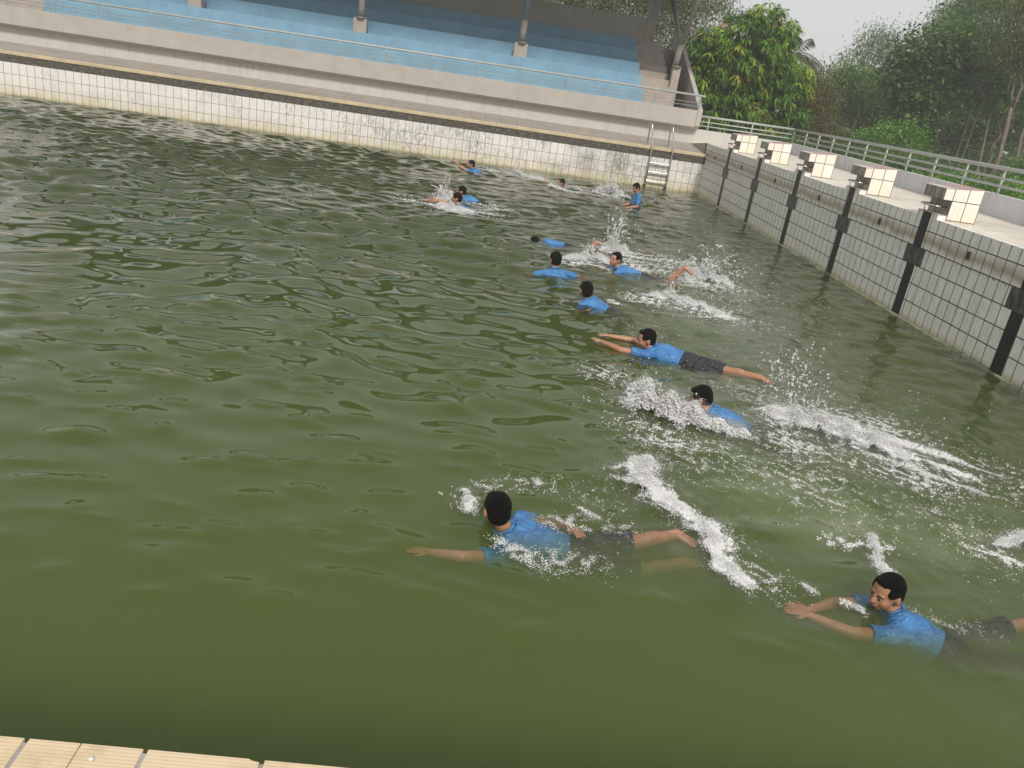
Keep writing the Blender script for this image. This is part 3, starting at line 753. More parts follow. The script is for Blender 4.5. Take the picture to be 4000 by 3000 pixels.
# 13 boy standing waist deep near the corner
person('boy standing waist deep near the pool corner, looking down, forearm held forward', (-2.69, -4.76, -.07), 188,
       dict(head=(.03, 0, .50), neck=(-.03, 0, .375), chest=(-.045, 0, .24), pelvis=(-.03, 0, -.10), shL=(-.03, .15, .32), shR=(-.05, -.15, .32),
            elL=(-.02, .19, .10), wrL=(.20, .17, .045), elR=(.0, -.19, .10), wrR=(.20, -.17, .05), hipL=(-.02, .08, -.14), hipR=(-.02, -.08, -.14),
            knL=(.0, .09, -.52), knR=(.0, -.09, -.52), anL=(-.03, .09, -.92), anR=(-.03, -.09, -.92), toeL=(.11, .10, -.97), toeR=(.11, -.10, -.97)), (.85, .35, -.40), .009, sleeves=.75)

#@@WATER
# ------------------------------------------------------------------ water
def sstep(x, a, b):
    t = np.clip((x - a) / (b - a), 0, 1); return t * t * (3 - 2 * t)
wr = np.random.default_rng(3)
def comps(n, l0, l1, dirc, spread):
    lam = l0 * (l1 / l0) ** wr.random(n); th = dirc + spread * wr.standard_normal(n); k = 2 * np.pi / lam
    return np.stack([k * np.cos(th), k * np.sin(th), wr.random(n) * 6.283, lam], 1)
W1 = comps(56, .25, .95, -np.pi / 2 + .1, .62)
PK = np.stack([wr.uniform(-12, -3.2, 400), wr.uniform(-20.6, -16.2, 400), wr.uniform(.06, .18, 400), wr.uniform(.03, .07, 400), wr.uniform(.5, 1.35, 400), wr.uniform(-.35, .25, 400)], 1)       # wind ripple rolling towards the near edge
W2 = comps(44, .13, .60, 0, 2.2)                       # churned water round the swimmers
W3 = comps(7, 1.6, 4.5, -1.2, .8)                      # slow swell
def turb(x, y):
    """0 on the calm side, 1 where the swimmers churn the water"""
    edge = np.interp(y, [-22.5, -20.6, -19.4, -17.5, -15.5, -13, -11, -8, -5, -2, 0], [-3.2, -4.6, -5.9, -5.0, -5.0, -5.2, -5.7, -6.8, -6.4, -5.9, -5.5])
    return sstep(x, edge - .25, edge + .45)
def hgt(x, y):
    wx = x + .10 * np.sin(1.3 * y + .7 * x) + .06 * np.sin(2.9 * x - 1.7 * y)
    wy = y + .09 * np.sin(1.1 * x + 2.) + .05 * np.sin(3.1 * x + 1.3 * y)
    T = turb(x, y)
    env = np.interp(y, [-22.5, -20.5, -19, -17.5, -16, -14, -11, -6, -1, 0], [.07, .14, .30, .46, .62, .85, 1.25, 1.55, 1.3, .5])
    env *= .75 + .45 * np.sin(.55 * x + .4 * y + 1) * np.sin(.8 * y - .3 * x)
    h = np.zeros_like(x)
    for kx, ky, ph, lam in W1: h += np.sin(kx * wx + ky * wy + ph) * lam * .0060
    h *= env * (1 - .55 * T)
    c = np.zeros_like(x)
    for kx, ky, ph, lam in W2: c += np.sin(kx * wx + ky * wy + ph) * lam * .0030
    near = np.interp(y, [-22.5, -20.8, -19.8, -18.5], [.15, .35, .8, 1.])
    h += c * T * near
    near_ = y < -15.8
    if near_.any():                                    # stray wavelets on the calm water by the near edge
        xn, yn = x[near_], y[near_]; q = np.zeros_like(xn)
        for a, b_, sx, sy, am, th in PK:
            m = (np.abs(xn - a) < sx * 3.2) & (np.abs(yn - b_) < sx * 3.2)
            if not m.any(): continue
            dx, dy = xn[m] - a, yn[m] - b_; u_ = dx * np.cos(th) + dy * np.sin(th); v_ = dy * np.cos(th) - dx * np.sin(th)
            q[m] += am * .34 * sy * np.exp(-(u_ / sx) ** 2 - (v_ / sy) ** 2) * (.35 + .65 * min(1, (b_ + 23.5) / 5))
        h[near_] += q * (1 - .5 * T[near_])
    for kx, ky, ph, lam in W3: h += np.sin(kx * x + ky * y + ph) * lam * .0009
    return h
def water():
    xs = np.concatenate([np.linspace(XL, -22, 90, endpoint=False), np.linspace(-22, -12, 270, endpoint=False), np.linspace(-12, 0.0, 450)])
    ys = np.linspace(-22.463, 0, 820)
    X, Y = np.meshgrid(xs, ys); Z = hgt(X, Y); nx, ny = len(xs), len(ys)
    V = np.stack([X.ravel(), Y.ravel(), Z.ravel()], 1)
    i = np.arange(nx * ny).reshape(ny, nx)
    F = np.stack([i[:-1, :-1], i[:-1, 1:], i[1:, 1:], i[1:, :-1]], -1).reshape(-1, 4)
    me = fast_mesh('water', V, F, M['water'], True)
    o = tag(link('water', me), kind=S)
    i2 = i[::2, ::2]; i2 = np.concatenate([i2, i[::2, -1:]], 1) if (nx - 1) % 2 else i2; i2 = np.concatenate([i2, np.append(i[-1, ::2], i[-1, -1])[None, :i2.shape[1]]], 0) if (ny - 1) % 2 else i2
    my, mx_ = i2.shape; VB = V[i2.ravel()].copy(); VB[:, 2] -= .006
    VB[:, 0] = np.clip(VB[:, 0], XL + .001, -.001); VB[:, 1] = np.clip(VB[:, 1], -22.462, -.001)
    ib = np.arange(my * mx_).reshape(my, mx_); FB = [np.stack([ib[:-1, :-1], ib[:-1, 1:], ib[1:, 1:], ib[1:, :-1]], -1).reshape(-1, 4)]
    rim = np.concatenate([ib[0, :-1], ib[:-1, -1], ib[-1, :0:-1], ib[:0:-1, 0]]); low = VB[rim].copy(); low[:, 2] = -1.595; n = len(VB); m = len(rim)
    k = np.arange(m); FB.append(np.stack([rim[(k + 1) % m], rim[k], n + k, n + (k + 1) % m], 1))
    c4 = [n + 0, n + mx_ - 1, n + mx_ - 1 + my - 1, n + 2 * (mx_ - 1) + my - 1]; FB.append(np.array([[c4[3], c4[2], c4[1], c4[0]]]))
    v_ = link('water_body', fast_mesh('water_body', np.concatenate([VB, low]), np.concatenate(FB), M['water_body'])); v_.parent = o; v_['kind'] = S
    return o
g = G('green_pool_water'); P, x, y, z = g.pos()
ed = g.M('ADD', g.mr(y, -22., -8., -3.6, -6.6), g.M('MULTIPLY', g.noise(P, .7, 2), .8))
tm = g.mr(g.M('SUBTRACT', x, ed), -.2, .7, .0, 1., True)
b1 = g.noise(g.scale(P, (1, 1.5, 1)), 13, 4, .6, .6)
bn = g.n('ShaderNodeBump', {'Height': b1, 'Strength': g.M('MULTIPLY', tm, .30), 'Distance': .014})
bmp = bn.outputs[0]
dv = g.n('ShaderNodeVectorMath', operation='DOT_PRODUCT'); g.set(dv.inputs[0], g.n('ShaderNodeNewGeometry').outputs['Incoming']); g.set(dv.inputs[1], bmp)
fr = g.M('ADD', .021, g.M('MULTIPLY', .979, g.M('POWER', g.M('SUBTRACT', 1., g.M('ABSOLUTE', dv.outputs['Value'])), 5.)))   # the same from both sides, so sunlight enters evenly
gl = g.n('ShaderNodeBsdfGlossy', {'Color': (1, 1, 1), 'Roughness': .0, 'Normal': bmp})
inc = g.n('ShaderNodeSeparateXYZ', {0: g.n('ShaderNodeNewGeometry').outputs['Incoming']}).outputs[2]
# light leaving the water bends down to the horizon: the body colour thins out at low viewing angles
tcol = g.ramp(g.M('ABSOLUTE', inc), [(0, (.32, .32, .32)), (.10, (.37, .37, .37)), (.22, (.51, .51, .51)), (.38, (.70, .70, .70)), (.6, (.90, .90, .90)), (1, (1, 1, 1))])
tr = g.n('ShaderNodeBsdfTransparent', {'Color': tcol})
mx = g.n('ShaderNodeMixShader'); g.set(mx.inputs[0], fr); g.set(mx.inputs[1], tr.outputs[0]); g.set(mx.inputs[2], gl.outputs[0])
g.t.links.new(mx.outputs[0], g.out.inputs[0])
M['water'] = g.m
gb = G('green_water_body')
vs = gb.n('ShaderNodeVolumeScatter', {'Color': (.785, .91, .36), 'Density': 3.3, 'Anisotropy': .2})
va = gb.n('ShaderNodeVolumeAbsorption', {'Color': (.42, .56, .10), 'Density': 5.4})
vv = gb.n('ShaderNodeAddShader'); gb.set(vv.inputs[0], vs.outputs[0]); gb.set(vv.inputs[1], va.outputs[0])
gb.t.links.new(vv.outputs[0], gb.out.inputs[1]); M['water_body'] = gb.m
water()
# ------------------------------------------------------------------ foam and splashes
g = G('white_foam'); 
nrm = g.n('ShaderNodeNewGeometry').outputs['Normal']      # froth scatters light evenly: soften the shading of single bubbles
nv = g.n('ShaderNodeVectorMath', operation='ADD'); g.set(nv.inputs[0], g.scale(nrm, (.45, .45, .45))); nv.inputs[1].default_value = (.12, -.35, .75)
nn_ = g.n('ShaderNodeVectorMath', operation='NORMALIZE'); g.set(nn_.inputs[0], nv.outputs[0])
pf = g.n('ShaderNodeBsdfDiffuse', {'Color': (.95, .96, .955, 1), 'Normal': nn_.outputs[0]})
tf = g.n('ShaderNodeBsdfTranslucent', {'Color': (.95, .96, .95, 1)})
mf = g.n('ShaderNodeMixShader', {0: .38}); g.set(mf.inputs[1], pf.outputs[0]); g.set(mf.inputs[2], tf.outputs[0])
gf = g.n('ShaderNodeBsdfGlossy', {'Color': (1, 1, 1, 1), 'Roughness': .2}); mf2 = g.n('ShaderNodeMixShader', {0: .04}); g.set(mf2.inputs[1], mf.outputs[0]); g.set(mf2.inputs[2], gf.outputs[0]); g.t.links.new(mf2.outputs[0], g.out.inputs[0])
M['foam'] = g.m
import bmesh
def ico(sub):
    bm = bmesh.new(); bmesh.ops.create_icosphere(bm, subdivisions=sub, radius=1)
    v = np.array([tuple(q.co) for q in bm.verts]); f = np.array([[q.index for q in p.verts] for p in bm.faces]); bm.free(); return v, f
ICO = {0: (np.array([(1, 0, 0), (-1, 0, 0), (0, 1, 0), (0, -1, 0), (0, 0, 1), (0, 0, -1.)]), np.array([(0, 2, 4), (2, 1, 4), (1, 3, 4), (3, 0, 4), (2, 0, 5), (1, 2, 5), (3, 1, 5), (0, 3, 5)])), 1: ico(1), 2: ico(2)}
fr_ = np.random.default_rng(11)
def blobs(P, r, squash=None, jitter=.35):
    """droplets: every point a small lumpy ball; returns verts, tris"""
    out = []; n0 = 0
    for lv, sel in ((0, r < .0055), (1, (r >= .0055) & (r < .018)), (2, r >= .018)):
        p = P[sel]; rr = r[sel]
        if not len(p): continue
        v, f = ICO[lv]; st = 1 + jitter * (fr_.random((len(p), 1, 3)) - .5) * 2
        if squash is not None: st[:, 0, 2] *= squash[sel]
        V = p[:, None, :] + v[None] * rr[:, None, None] * st
        F = f[None] + (np.arange(len(p)) * len(v))[:, None, None] + n0
        out.append((V.reshape(-1, 3), F.reshape(-1, 3))); n0 += len(p) * len(v)
    return np.concatenate([o[0] for o in out]), np.concatenate([o[1] for o in out])
def ridge(x, y, f=1., s=0.):
    """lace pattern: small where a thread of foam runs"""
    xx = x + .07 * np.sin(9 * y * f + s) + .03 * np.sin(23 * y * f + 5 * x); yy = y + .06 * np.sin(8 * x * f + 1.3 * s) + .03 * np.sin(21 * x * f - 6 * y)
    a = np.sin(15 * f * xx + 6 * f * yy + s) + .8 * np.sin(-9 * f * xx + 19 * f * yy + 2 * s) + .6 * np.sin(31 * f * xx - 17 * f * yy + s * 3)
    return np.abs(a)
def gate(x, y):
    return .55 * np.sin(8.3 * x + 3.1 * y + 1.3) * np.sin(6.7 * y - 4.9 * x) + .40 * np.sin(17 * x - 11 * y) * np.sin(19 * y + 7 * x + .7) + .30 * np.sin(37 * x + 15 * y) * np.sin(31 * y - 23 * x)
def path_pts(path, n):
    p = np.array(path, float); seg = np.linalg.norm(np.diff(p[:, :2], axis=0), axis=1); cum = np.concatenate([[0], np.cumsum(seg)])
    t = fr_.random(n) * cum[-1]; return np.stack([np.interp(t, cum, p[:, k]) for k in range(p.shape[1])], 1)
CLOUDS = []
def splash(label, mass=(), lace=(), jets=(), drops=(), milk=(), skip=None, group='splashes kicked up by the swimmers'):
    PP = []; RR = []; SQ = []
    def put(P, r, sq=1.):
        PP.append(P); RR.append(r); SQ.append(np.full(len(P), sq) if np.isscalar(sq) else sq)
    for path, n, r0, r1 in mass:                          # path: x, y, half width, height
        n = int(n * 3.8); r0 *= .40; r1 *= .54
        q = path_pts(path, n); a = fr_.random(n) * 6.283; rad = fr_.random(n) ** .62 * q[:, 2] * (1.05 + .28 * np.sin(5 * a + 13 * q[:, 0]) + .25 * fr_.standard_normal(n))
        x = q[:, 0] + rad * np.cos(a); y = q[:, 1] + rad * np.sin(a)
        lump = .55 + .45 * np.sin(19 * x + 7 * y) * np.sin(16 * y - 9 * x + 1)
        top = q[:, 3] * np.clip(1 - (rad / q[:, 2]) ** 2, 0, 1) * lump
        z = hgt(x, y) - .008 + top * (1 - fr_.random(n) ** 2.2 * .8)
        r = r0 + (r1 - r0) * fr_.random(n) ** 4; keep_ = (ridge(x, y, 1.6, n % 7) < 1.25) | (fr_.random(n) < .25); keep_ &= gate(x, y) > -1.0 + 1.3 * rad / q[:, 2] - .3 * fr_.random(n); x, y, z, r = x[keep_], y[keep_], z[keep_], r[keep_]; put(np.stack([x, y, z], 1), r, .8)
        nm = int(n * .45); q = path_pts(path, nm); a = fr_.random(nm) * 6.283; rad = np.abs(fr_.standard_normal(nm)) * q[:, 2] * 1.05
        x = q[:, 0] + rad * np.cos(a); y = q[:, 1] + rad * np.sin(a); km = gate(x, y) > -.5 + .5 * fr_.random(nm)
        z = hgt(x, y) + q[:, 3] * np.exp(-(rad / q[:, 2]) ** 2) * fr_.random(nm) * 1.25; rm_ = r0 * (.45 + .6 * fr_.random(nm)); put(np.stack([x, y, z], 1)[km], rm_[km], .8)
        nb = max(n // 15, 8); q = path_pts(path, nb); a = fr_.random(nb) * 6.283; rad = fr_.random(nb) ** .6 * q[:, 2] * .70
        x = q[:, 0] + rad * np.cos(a); y = q[:, 1] + rad * np.sin(a); lump = .55 + .45 * np.sin(19 * x + 7 * y) * np.sin(16 * y - 9 * x + 1)
        rb = np.minimum(q[:, 2] * .14, .018) * (.4 + .6 * fr_.random(nb)); zb = hgt(x, y) - rb * .5 + q[:, 3] * lump * (1 - (rad / q[:, 2]) ** 2) * .5 * fr_.random(nb)
        kb = gate(x, y) > -.75 + 1.45 * rad / q[:, 2]; put(np.stack([x, y, zb], 1)[kb], rb[kb], .75)
    for path, n, r0, r1, thr in lace:                     # path: x, y, half width
        n = int(n * 1.9); r0 *= .6; r1 *= .74
        q = path_pts(path, n * 6); a = fr_.standard_normal((len(q), 2)) * q[:, 2:3] * .7
        x = q[:, 0] + a[:, 0]; y = q[:, 1] + a[:, 1]; big = .5 + .5 * np.sin(3.1 * x + 1.7 * y) * np.sin(2.3 * y - 2.9 * x + 2)
        k = (ridge(x, y, 1.7, len(label)) * (.6 + .8 * fr_.random(len(x))) < thr * (.15 + 1.3 * big ** 2)) & (np.sin(41 * x + 17 * y) * np.sin(37 * y - 13 * x) > -.35); x = x[k][:n]; y = y[k][:n]
        r = r0 + (r1 - r0) * fr_.random(len(x)) ** 2.5; x = x + .010 * fr_.standard_normal(len(x)); y = y + .012 * fr_.standard_normal(len(x)); put(np.stack([x, y, hgt(x, y) + r * .1], 1), r, .45)
    for (bx, by, bz), (dx, dy, dz), spread, n, r0 in jets:   # threads of water flung along short arcs
        for _ in range(n):
            v = np.array([dx, dy, dz]) * fr_.uniform(.45, 1.1) + fr_.standard_normal(3) * spread; v[2] = abs(v[2])
            T = v[2] / 4.9; t0 = fr_.uniform(.0, .5) * T; t1 = t0 + fr_.uniform(.12, .5) * T; m = int(6 + 26 * fr_.random())
            t = np.linspace(t0, min(t1, T), m)[:, None]; b0 = np.array([bx, by, bz]) + fr_.standard_normal(3) * (.05, .05, .01)
            p = b0 + v * t + np.array([0, 0, -4.9]) * t * t + fr_.standard_normal((m, 3)) * .004
            r = r0 * (1.15 - .7 * np.linspace(0, 1, m)) * fr_.uniform(.4, 1.0) * (1 + .35 * fr_.standard_normal(m)); put(p, np.clip(r * .75, .0013, .02), 1.)
    for (x0, y0, z0), (sx, sy, sz), n, r0, r1 in drops:
        p = np.array([x0, y0, z0]) + fr_.standard_normal((n, 3)) * (sx, sy, sz); p = p[p[:, 2] > .0]
        put(p, (r0 + (r1 - r0) * fr_.random(len(p)) ** 3) * .75, 1.)
    for path, n, r0, r1 in milk:                          # clouds of tiny bubbles carried under the surface
        CLOUDS.append(path); continue
        q = path_pts(path, n); x = q[:, 0] + fr_.standard_normal(n) * q[:, 2] * .6; y = q[:, 1] + fr_.standard_normal(n) * q[:, 2] * .6
        put(np.stack([x, y, -.065 - fr_.random(n) * q[:, 3]], 1), .03 + .065 * fr_.random(n) ** 1.5, .32)
    P = np.concatenate(PP); r = np.concatenate(RR); sq = np.concatenate(SQ)
    if skip is not None:
        keep = np.ones(len(P), bool)
        for (cx, cy_, cz, rad) in skip: keep &= ((P[:, 0] - cx) ** 2 + (P[:, 1] - cy_) ** 2 + (P[:, 2] - cz) ** 2) > rad * rad
        P, r, sq = P[keep], r[keep], sq[keep]
    V, F = blobs(P, r, sq)
    return tag(link('splash', fast_mesh('splash', V, F, M['foam'], True)), label, 'splash', group, 'stuff')

splash('thick white arc of foam curling in front of the dark-haired boy it hides',
       mass=[([(-4.62, -17.06, .14, .17), (-4.66, -17.42, .20, .22), (-4.40, -17.66, .19, .19), (-4.12, -17.74, .10, .12), (-3.90, -17.82, .07, .07)], 15000, .004, .017),
             ([(-4.50, -17.38, .14, .18), (-4.26, -17.50, .11, .16), (-4.15, -17.62, .08, .12)], 3600, .004, .014)],
       lace=[([(-4.9, -16.75, .2), (-4.75, -17.0, .2)], 500, .003, .009, .5), ([(-3.95, -17.7, .12), (-3.6, -17.9, .15), (-3.3, -18.1, .2)], 1200, .003, .009, .5),
             ([(-5.05, -17.4, .16), (-4.75, -18.05, .2), (-4.2, -18.1, .2)], 1300, .003, .010, .5)],
       jets=[((-4.6, -17.25, .08), (-.25, -.05, 1.3), .28, 60, .006), ((-4.35, -17.55, .06), (.15, -.1, 1.1), .25, 60, .006)],
       milk=[([(-4.6, -17.6, .15, .10), (-3.9, -18., .2, .12)], 500, .006, .014)], skip=[(-4.148, -17.288, .10, .12), (-4.13, -17.28, .20, .10)])
splash('broad foamy kick trail behind the hidden boy with a spray of droplets above it',
       mass=[([(-3.46, -17.20, .16, .06), (-3.15, -17.32, .34, .12), (-2.85, -17.52, .36, .10), (-2.62, -17.75, .26, .05)], 21000, .0035, .013), ([(-2.9, -17.55, .20, .04), (-2.5, -17.85, .17, .03), (-2.1, -18.1, .10, .01)], 4200, .003, .010), ([(-2.8, -17.35, .14, .05), (-2.4, -17.55, .13, .03), (-2.05, -17.8, .08, .01)], 3000, .003, .010), ([(-2.95, -17.8, .08, .02), (-2.5, -18.15, .07, .02), (-2.15, -18.4, .03, .01)], 2000, .003, .009), ([(-2.6, -17.5, .09, .02), (-2.1, -17.8, .08, .02), (-1.8, -18.0, .05, .01)], 1300, .003, .009)],
       lace=[([(-3.6, -17.35, .15), (-3.4, -17.8, .16), (-3.0, -18.05, .2), (-2.5, -18.35, .2)], 3000, .003, .009, .55), ([(-2.9, -17.1, .2), (-2.3, -17.35, .25), (-1.9, -17.75, .25), (-1.6, -18.0, .2)], 3200, .003, .009, .5),
             ([(-2.6, -17.9, .2), (-2.0, -18.2, .2), (-1.7, -18.5, .2)], 1600, .003, .009, .5)],
       jets=[((-3.3, -17.05, .03), (-.15, .12, 2.9), .38, 30, .008), ((-3.1, -17.2, .03), (.0, .2, 1.7), .4, 60, .006), ((-2.6, -17.5, .05), (.3, .3, 1.0), .35, 60, .005)],
       drops=[((-3.25, -17.0, .26), (.14, .12, .16), 420, .0035, .013), ((-2.9, -17.1, .08), (.35, .3, .08), 350, .003, .008)],
       milk=[([(-3.2, -17.6, .2, .1), (-2.4, -18.2, .3, .15), (-2.1, -18.7, .3, .15)], 1500, .006, .014), ([(-3.9, -18.3, .3, .12), (-3.2, -18.8, .35, .15), (-2.6, -19.0, .3, .12)], 1200, .006, .013)])
splash('upright clump of white bubbles and curved foam trail behind the nearest boy',
       mass=[([(-4.84, -18.46, .09, .06), (-4.90, -18.64, .15, .08), (-4.98, -18.84, .20, .06), (-4.84, -18.98, .19, .04), (-4.72, -19.12, .09, .02)], 8500, .0035, .012),
             ([(-4.76, -19.08, .07, .02), (-4.62, -19.30, .13, .04), (-4.58, -19.52, .15, .05), (-4.64, -19.75, .12, .04), (-4.50, -19.95, .08, .02)], 6500, .003, .011)],
       lace=[([(-5.15, -18.8, .12), (-4.9, -19.1, .12), (-4.55, -19.4, .14), (-4.35, -20.05, .12)], 2200, .0025, .007, .6)],
       jets=[((-4.9, -18.7, .03), (.05, .05, .8), .2, 25, .005)], milk=[([(-4.75, -19.3, .1, .07), (-4.5, -19.7, .14, .1)], 900, .006, .012)])
splash('lacy foam and ripples of bubbles washing over the shirt of the nearest boy',
       mass=[([(-6.14, -19.26, .05, .035), (-6.11, -19.38, .07, .045), (-6.09, -19.50, .06, .03)], 2000, .0025, .009), ([(-5.42, -19.30, .05, .02), (-5.30, -19.45, .05, .02)], 350, .0025, .007)],
       lace=[([(-6.10, -19.25, .08), (-5.75, -19.05, .08), (-5.35, -19.1, .12), (-5.15, -19.35, .10)], 1500, .0025, .0075, .5), ([(-5.92, -19.80, .05), (-5.78, -19.93, .06), (-5.55, -19.98, .10), (-5.33, -19.85, .12)], 2200, .002, .006, .7),
             ([(-5.62, -19.55, .07), (-5.40, -19.50, .08), (-5.15, -19.52, .09)], 1100, .002, .006, .7)],
       jets=[((-6.12, -19.5, .03), (-.2, .0, 1.0), .2, 16, .004)], skip=[(-5.94, -19.636, .12, .12)])
splash('scattered threads of foam drifting in open water between the nearest and the hidden boy',
       lace=[([(-4.3, -18.2, .3), (-3.6, -18.7, .35), (-3.0, -19.0, .35), (-2.4, -19.2, .3)], 5200, .0025, .008, .36), ([(-5.0, -17.9, .2), (-4.4, -18.5, .25), (-4.0, -19.0, .25)], 1500, .0025, .007, .35),
             ([(-3.9, -16.7, .3), (-3.3, -16.9, .2)], 700, .003, .008, .35)],
       milk=[([(-4.1, -18.6, .3, .1), (-3.5, -19.2, .3, .1)], 500, .006, .012)], group='loose foam')
splash('thin column of foam and a foam fleck by the boy at the lower right',
       mass=[([(-3.44, -19.20, .04, .03), (-3.51, -19.38, .06, .03), (-3.56, -19.58, .07, .03), (-3.54, -19.72, .08, .02)], 1900, .003, .010), ([(-4.18, -19.88, .03, .02), (-4.12, -19.96, .04, .02)], 300, .003, .009),
             ([(-3.90, -20.10, .05, .03), (-3.98, -20.03, .06, .02)], 520, .002, .008)],
       lace=[([(-3.8, -19.35, .06), (-3.4, -19.35, .05)], 700, .003, .008, .8), ([(-3.6, -20.02, .06), (-3.45, -20.15, .06), (-3.2, -20.15, .06)], 260, .002, .006, .7)], skip=[(-3.755, -20.036, .10, .12)])
splash('white splash cut by the right edge of the picture',
       mass=[([(-2.55, -19.15, .04, .02), (-2.36, -19.05, .10, .05), (-2.1, -18.95, .15, .06)], 2600, .003, .011)],
       lace=[([(-2.85, -19.25, .05), (-2.6, -19.3, .05), (-2.55, -19.45, .05)], 700, .003, .009, .9), ([(-2.4, -19.3, .2), (-2.3, -19.8, .2)], 600, .002, .007, .45)])
splash('foam churned up behind the spiky-haired boy',
       mass=[([(-3.95, -13.50, .12, .07), (-3.6, -13.35, .20, .12), (-3.25, -13.65, .24, .08), (-3.0, -14.0, .15, .04)], 4200, .005, .017)],
       lace=[([(-4.1, -13.6, .2), (-3.5, -13.8, .3), (-2.9, -14.0, .35), (-2.7, -14.4, .2)], 2600, .004, .012, .5), ([(-4.5, -13.95, .05), (-4.45, -14.15, .06)], 250, .004, .010, 1.)],
       jets=[((-3.6, -13.3, .03), (.1, .1, 1.3), .4, 50, .008)], drops=[((-3.1, -13.4, .06), (.35, .3, .08), 260, .004, .012)], milk=[([(-3.6, -14.1, .3, .1), (-3.0, -14.3, .3, .12)], 400, .01, .02)])
splash('tall burst of spray around the kicked-up foot of the boy facing the camera',
       mass=[([(-3.15, -12.15, .08, .06), (-2.95, -11.95, .20, .22), (-2.70, -11.85, .24, .20), (-2.45, -12.1, .20, .08)], 5200, .005, .019)],
       lace=[([(-3.4, -11.6, .3), (-2.9, -12.4, .3), (-2.3, -12.5, .3)], 2000, .004, .012, .5)],
       jets=[((-2.8, -11.9, .05), (.5, .25, 2.2), .55, 95, .011), ((-3.0, -11.9, .05), (.2, .4, 1.6), .4, 60, .009)],
       drops=[((-2.4, -11.8, .15), (.3, .3, .14), 420, .005, .016)], milk=[([(-2.9, -12.4, .3, .1), (-2.3, -12.6, .3, .1)], 300, .01, .02)])
splash('tall spout of spray behind the face-down swimmer',
       mass=[([(-4.25, -10.55, .08, .10), (-4.03, -10.45, .16, .26), (-3.85, -10.35, .16, .16), (-3.7, -10.5, .18, .05)], 3800, .005, .018)],
       lace=[([(-4.1, -10.7, .2), (-3.6, -10.9, .35), (-3.0, -10.9, .35)], 1900, .004, .013, .5)],
       jets=[((-4.0, -10.4, .06), (.25, .1, 2.9), .35, 70, .012), ((-4.05, -10.3, .06), (.0, .3, 3.6), .12, 10, .010)],
       drops=[((-3.8, -10.4, .3), (.25, .25, .2), 160, .005, .014)])
splash('wide lace of foam between the face-down swimmer and the boy seen from behind',
       mass=[([(-4.85, -11.75, .12, .05), (-4.60, -11.60, .22, .14), (-4.35, -11.50, .18, .12), (-4.15, -11.65, .12, .04)], 3400, .005, .016)],
       lace=[([(-4.9, -11.9, .2), (-4.4, -11.9, .25), (-3.8, -11.5, .3), (-3.4, -11.2, .3)], 3000, .004, .013, .55)],
       jets=[((-4.45, -11.5, .04), (-.4, .3, 1.7), .5, 60, .009)], drops=[((-3.3, -11.2, .04), (.5, .4, .06), 260, .004, .013)])
splash('churned foam trail with droplets right of the kicked-up foot',
       lace=[([(-3.8, -11.9, .2), (-3.4, -11.3, .25), (-2.8, -11.0, .3)], 1500, .004, .013, .5)], drops=[((-2.3, -12.6, .02), (.8, .9, .04), 500, .004, .011), ((-2.6, -15.4, .02), (.9, 1.1, .03), 420, .003, .009)], group='loose foam')
splash('white splash round the heads of the pair at left',
       mass=[([(-7.2, -8.15, .16, .07), (-6.98, -7.95, .24, .34), (-6.80, -8.25, .12, .16)], 4200, .007, .022), ([(-7.1, -8.65, .16, .08), (-6.85, -8.72, .24, .14), (-6.5, -8.8, .22, .06)], 4600, .006, .020)],
       lace=[([(-7.8, -8.1, .2), (-7.2, -8.6, .25), (-6.6, -8.9, .3), (-6.1, -8.8, .3)], 1300, .006, .016, .6), ([(-6.3, -7.6, .2), (-5.9, -8.0, .3)], 700, .006, .016, .6)],
       jets=[((-6.98, -7.9, .05), (-.3, .1, 2.0), .5, 70, .012)], skip=[(-6.723, -8.35, .15, .13), (-6.679, -7.28, .14, .12)])
splash('low splash line trailing behind the farthest boy',
       mass=[([(-5.45, -1.3, .14, .16), (-5.2, -1.4, .14, .06)], 700, .008, .022), ([(-5.0, -1.75, .16, .10), (-4.75, -1.9, .12, .05)], 900, .008, .022)],
       lace=[([(-6.5, -1.7, .15), (-6.0, -1.5, .3), (-5.2, -1.6, .35), (-4.6, -2.0, .3)], 1100, .006, .016, .6)], jets=[((-5.4, -1.3, .03), (.1, .1, 1.6), .45, 25, .010)])
splash('low white splash over the face of the far boy',
       mass=[([(-4.62, -3.15, .08, .07), (-4.40, -3.35, .12, .10), (-4.1, -3.55, .10, .05)], 900, .007, .02)],
       lace=[([(-4.6, -3.3, .1), (-4.0, -3.6, .2), (-3.7, -3.7, .2)], 500, .006, .016, .6)], skip=[(-4.284, -2.75, .12, .12)])
splash('bursting white splash just left of the standing boy',
       mass=[([(-3.3, -2.75, .2, .10), (-3.05, -2.7, .26, .42), (-2.85, -2.9, .24, .30), (-2.65, -3.3, .2, .08)], 2400, .008, .024)],
       lace=[([(-3.8, -2.6, .2), (-3.2, -3.2, .3), (-2.6, -3.6, .3)], 1000, .006, .018, .6)],
       jets=[((-3.0, -2.75, .05), (.1, .1, 2.3), .5, 45, .012)], drops=[((-2.4, -3.7, .05), (.3, .4, .05), 90, .006, .014)])
splash('fine white droplets and foam specks sprinkled over the churned water by the start wall',
       drops=[((-1.9, -9.5, .01), (.7, 1.6, .01), 400, .004, .010), ((-2.2, -16.3, .01), (.6, 1.0, .01), 260, .003, .008), ((-3.6, -17.0, .01), (.9, .7, .01), 240, .003, .007), ((-4.6, -15.0, .01), (.6, 1.0, .01), 160, .003, .008)],
       lace=[([(-3.9, -13.9, .1), (-4.4, -16.4, .3)], 260, .003, .008, .3), ([(-4.9, -16.55, .12), (-5.0, -16.85, .12)], 420, .003, .009, .6), ([(-1.9, -19.5, .6), (-1.6, -18.4, .4)], 700, .0025, .007, .3)], group='loose foam')

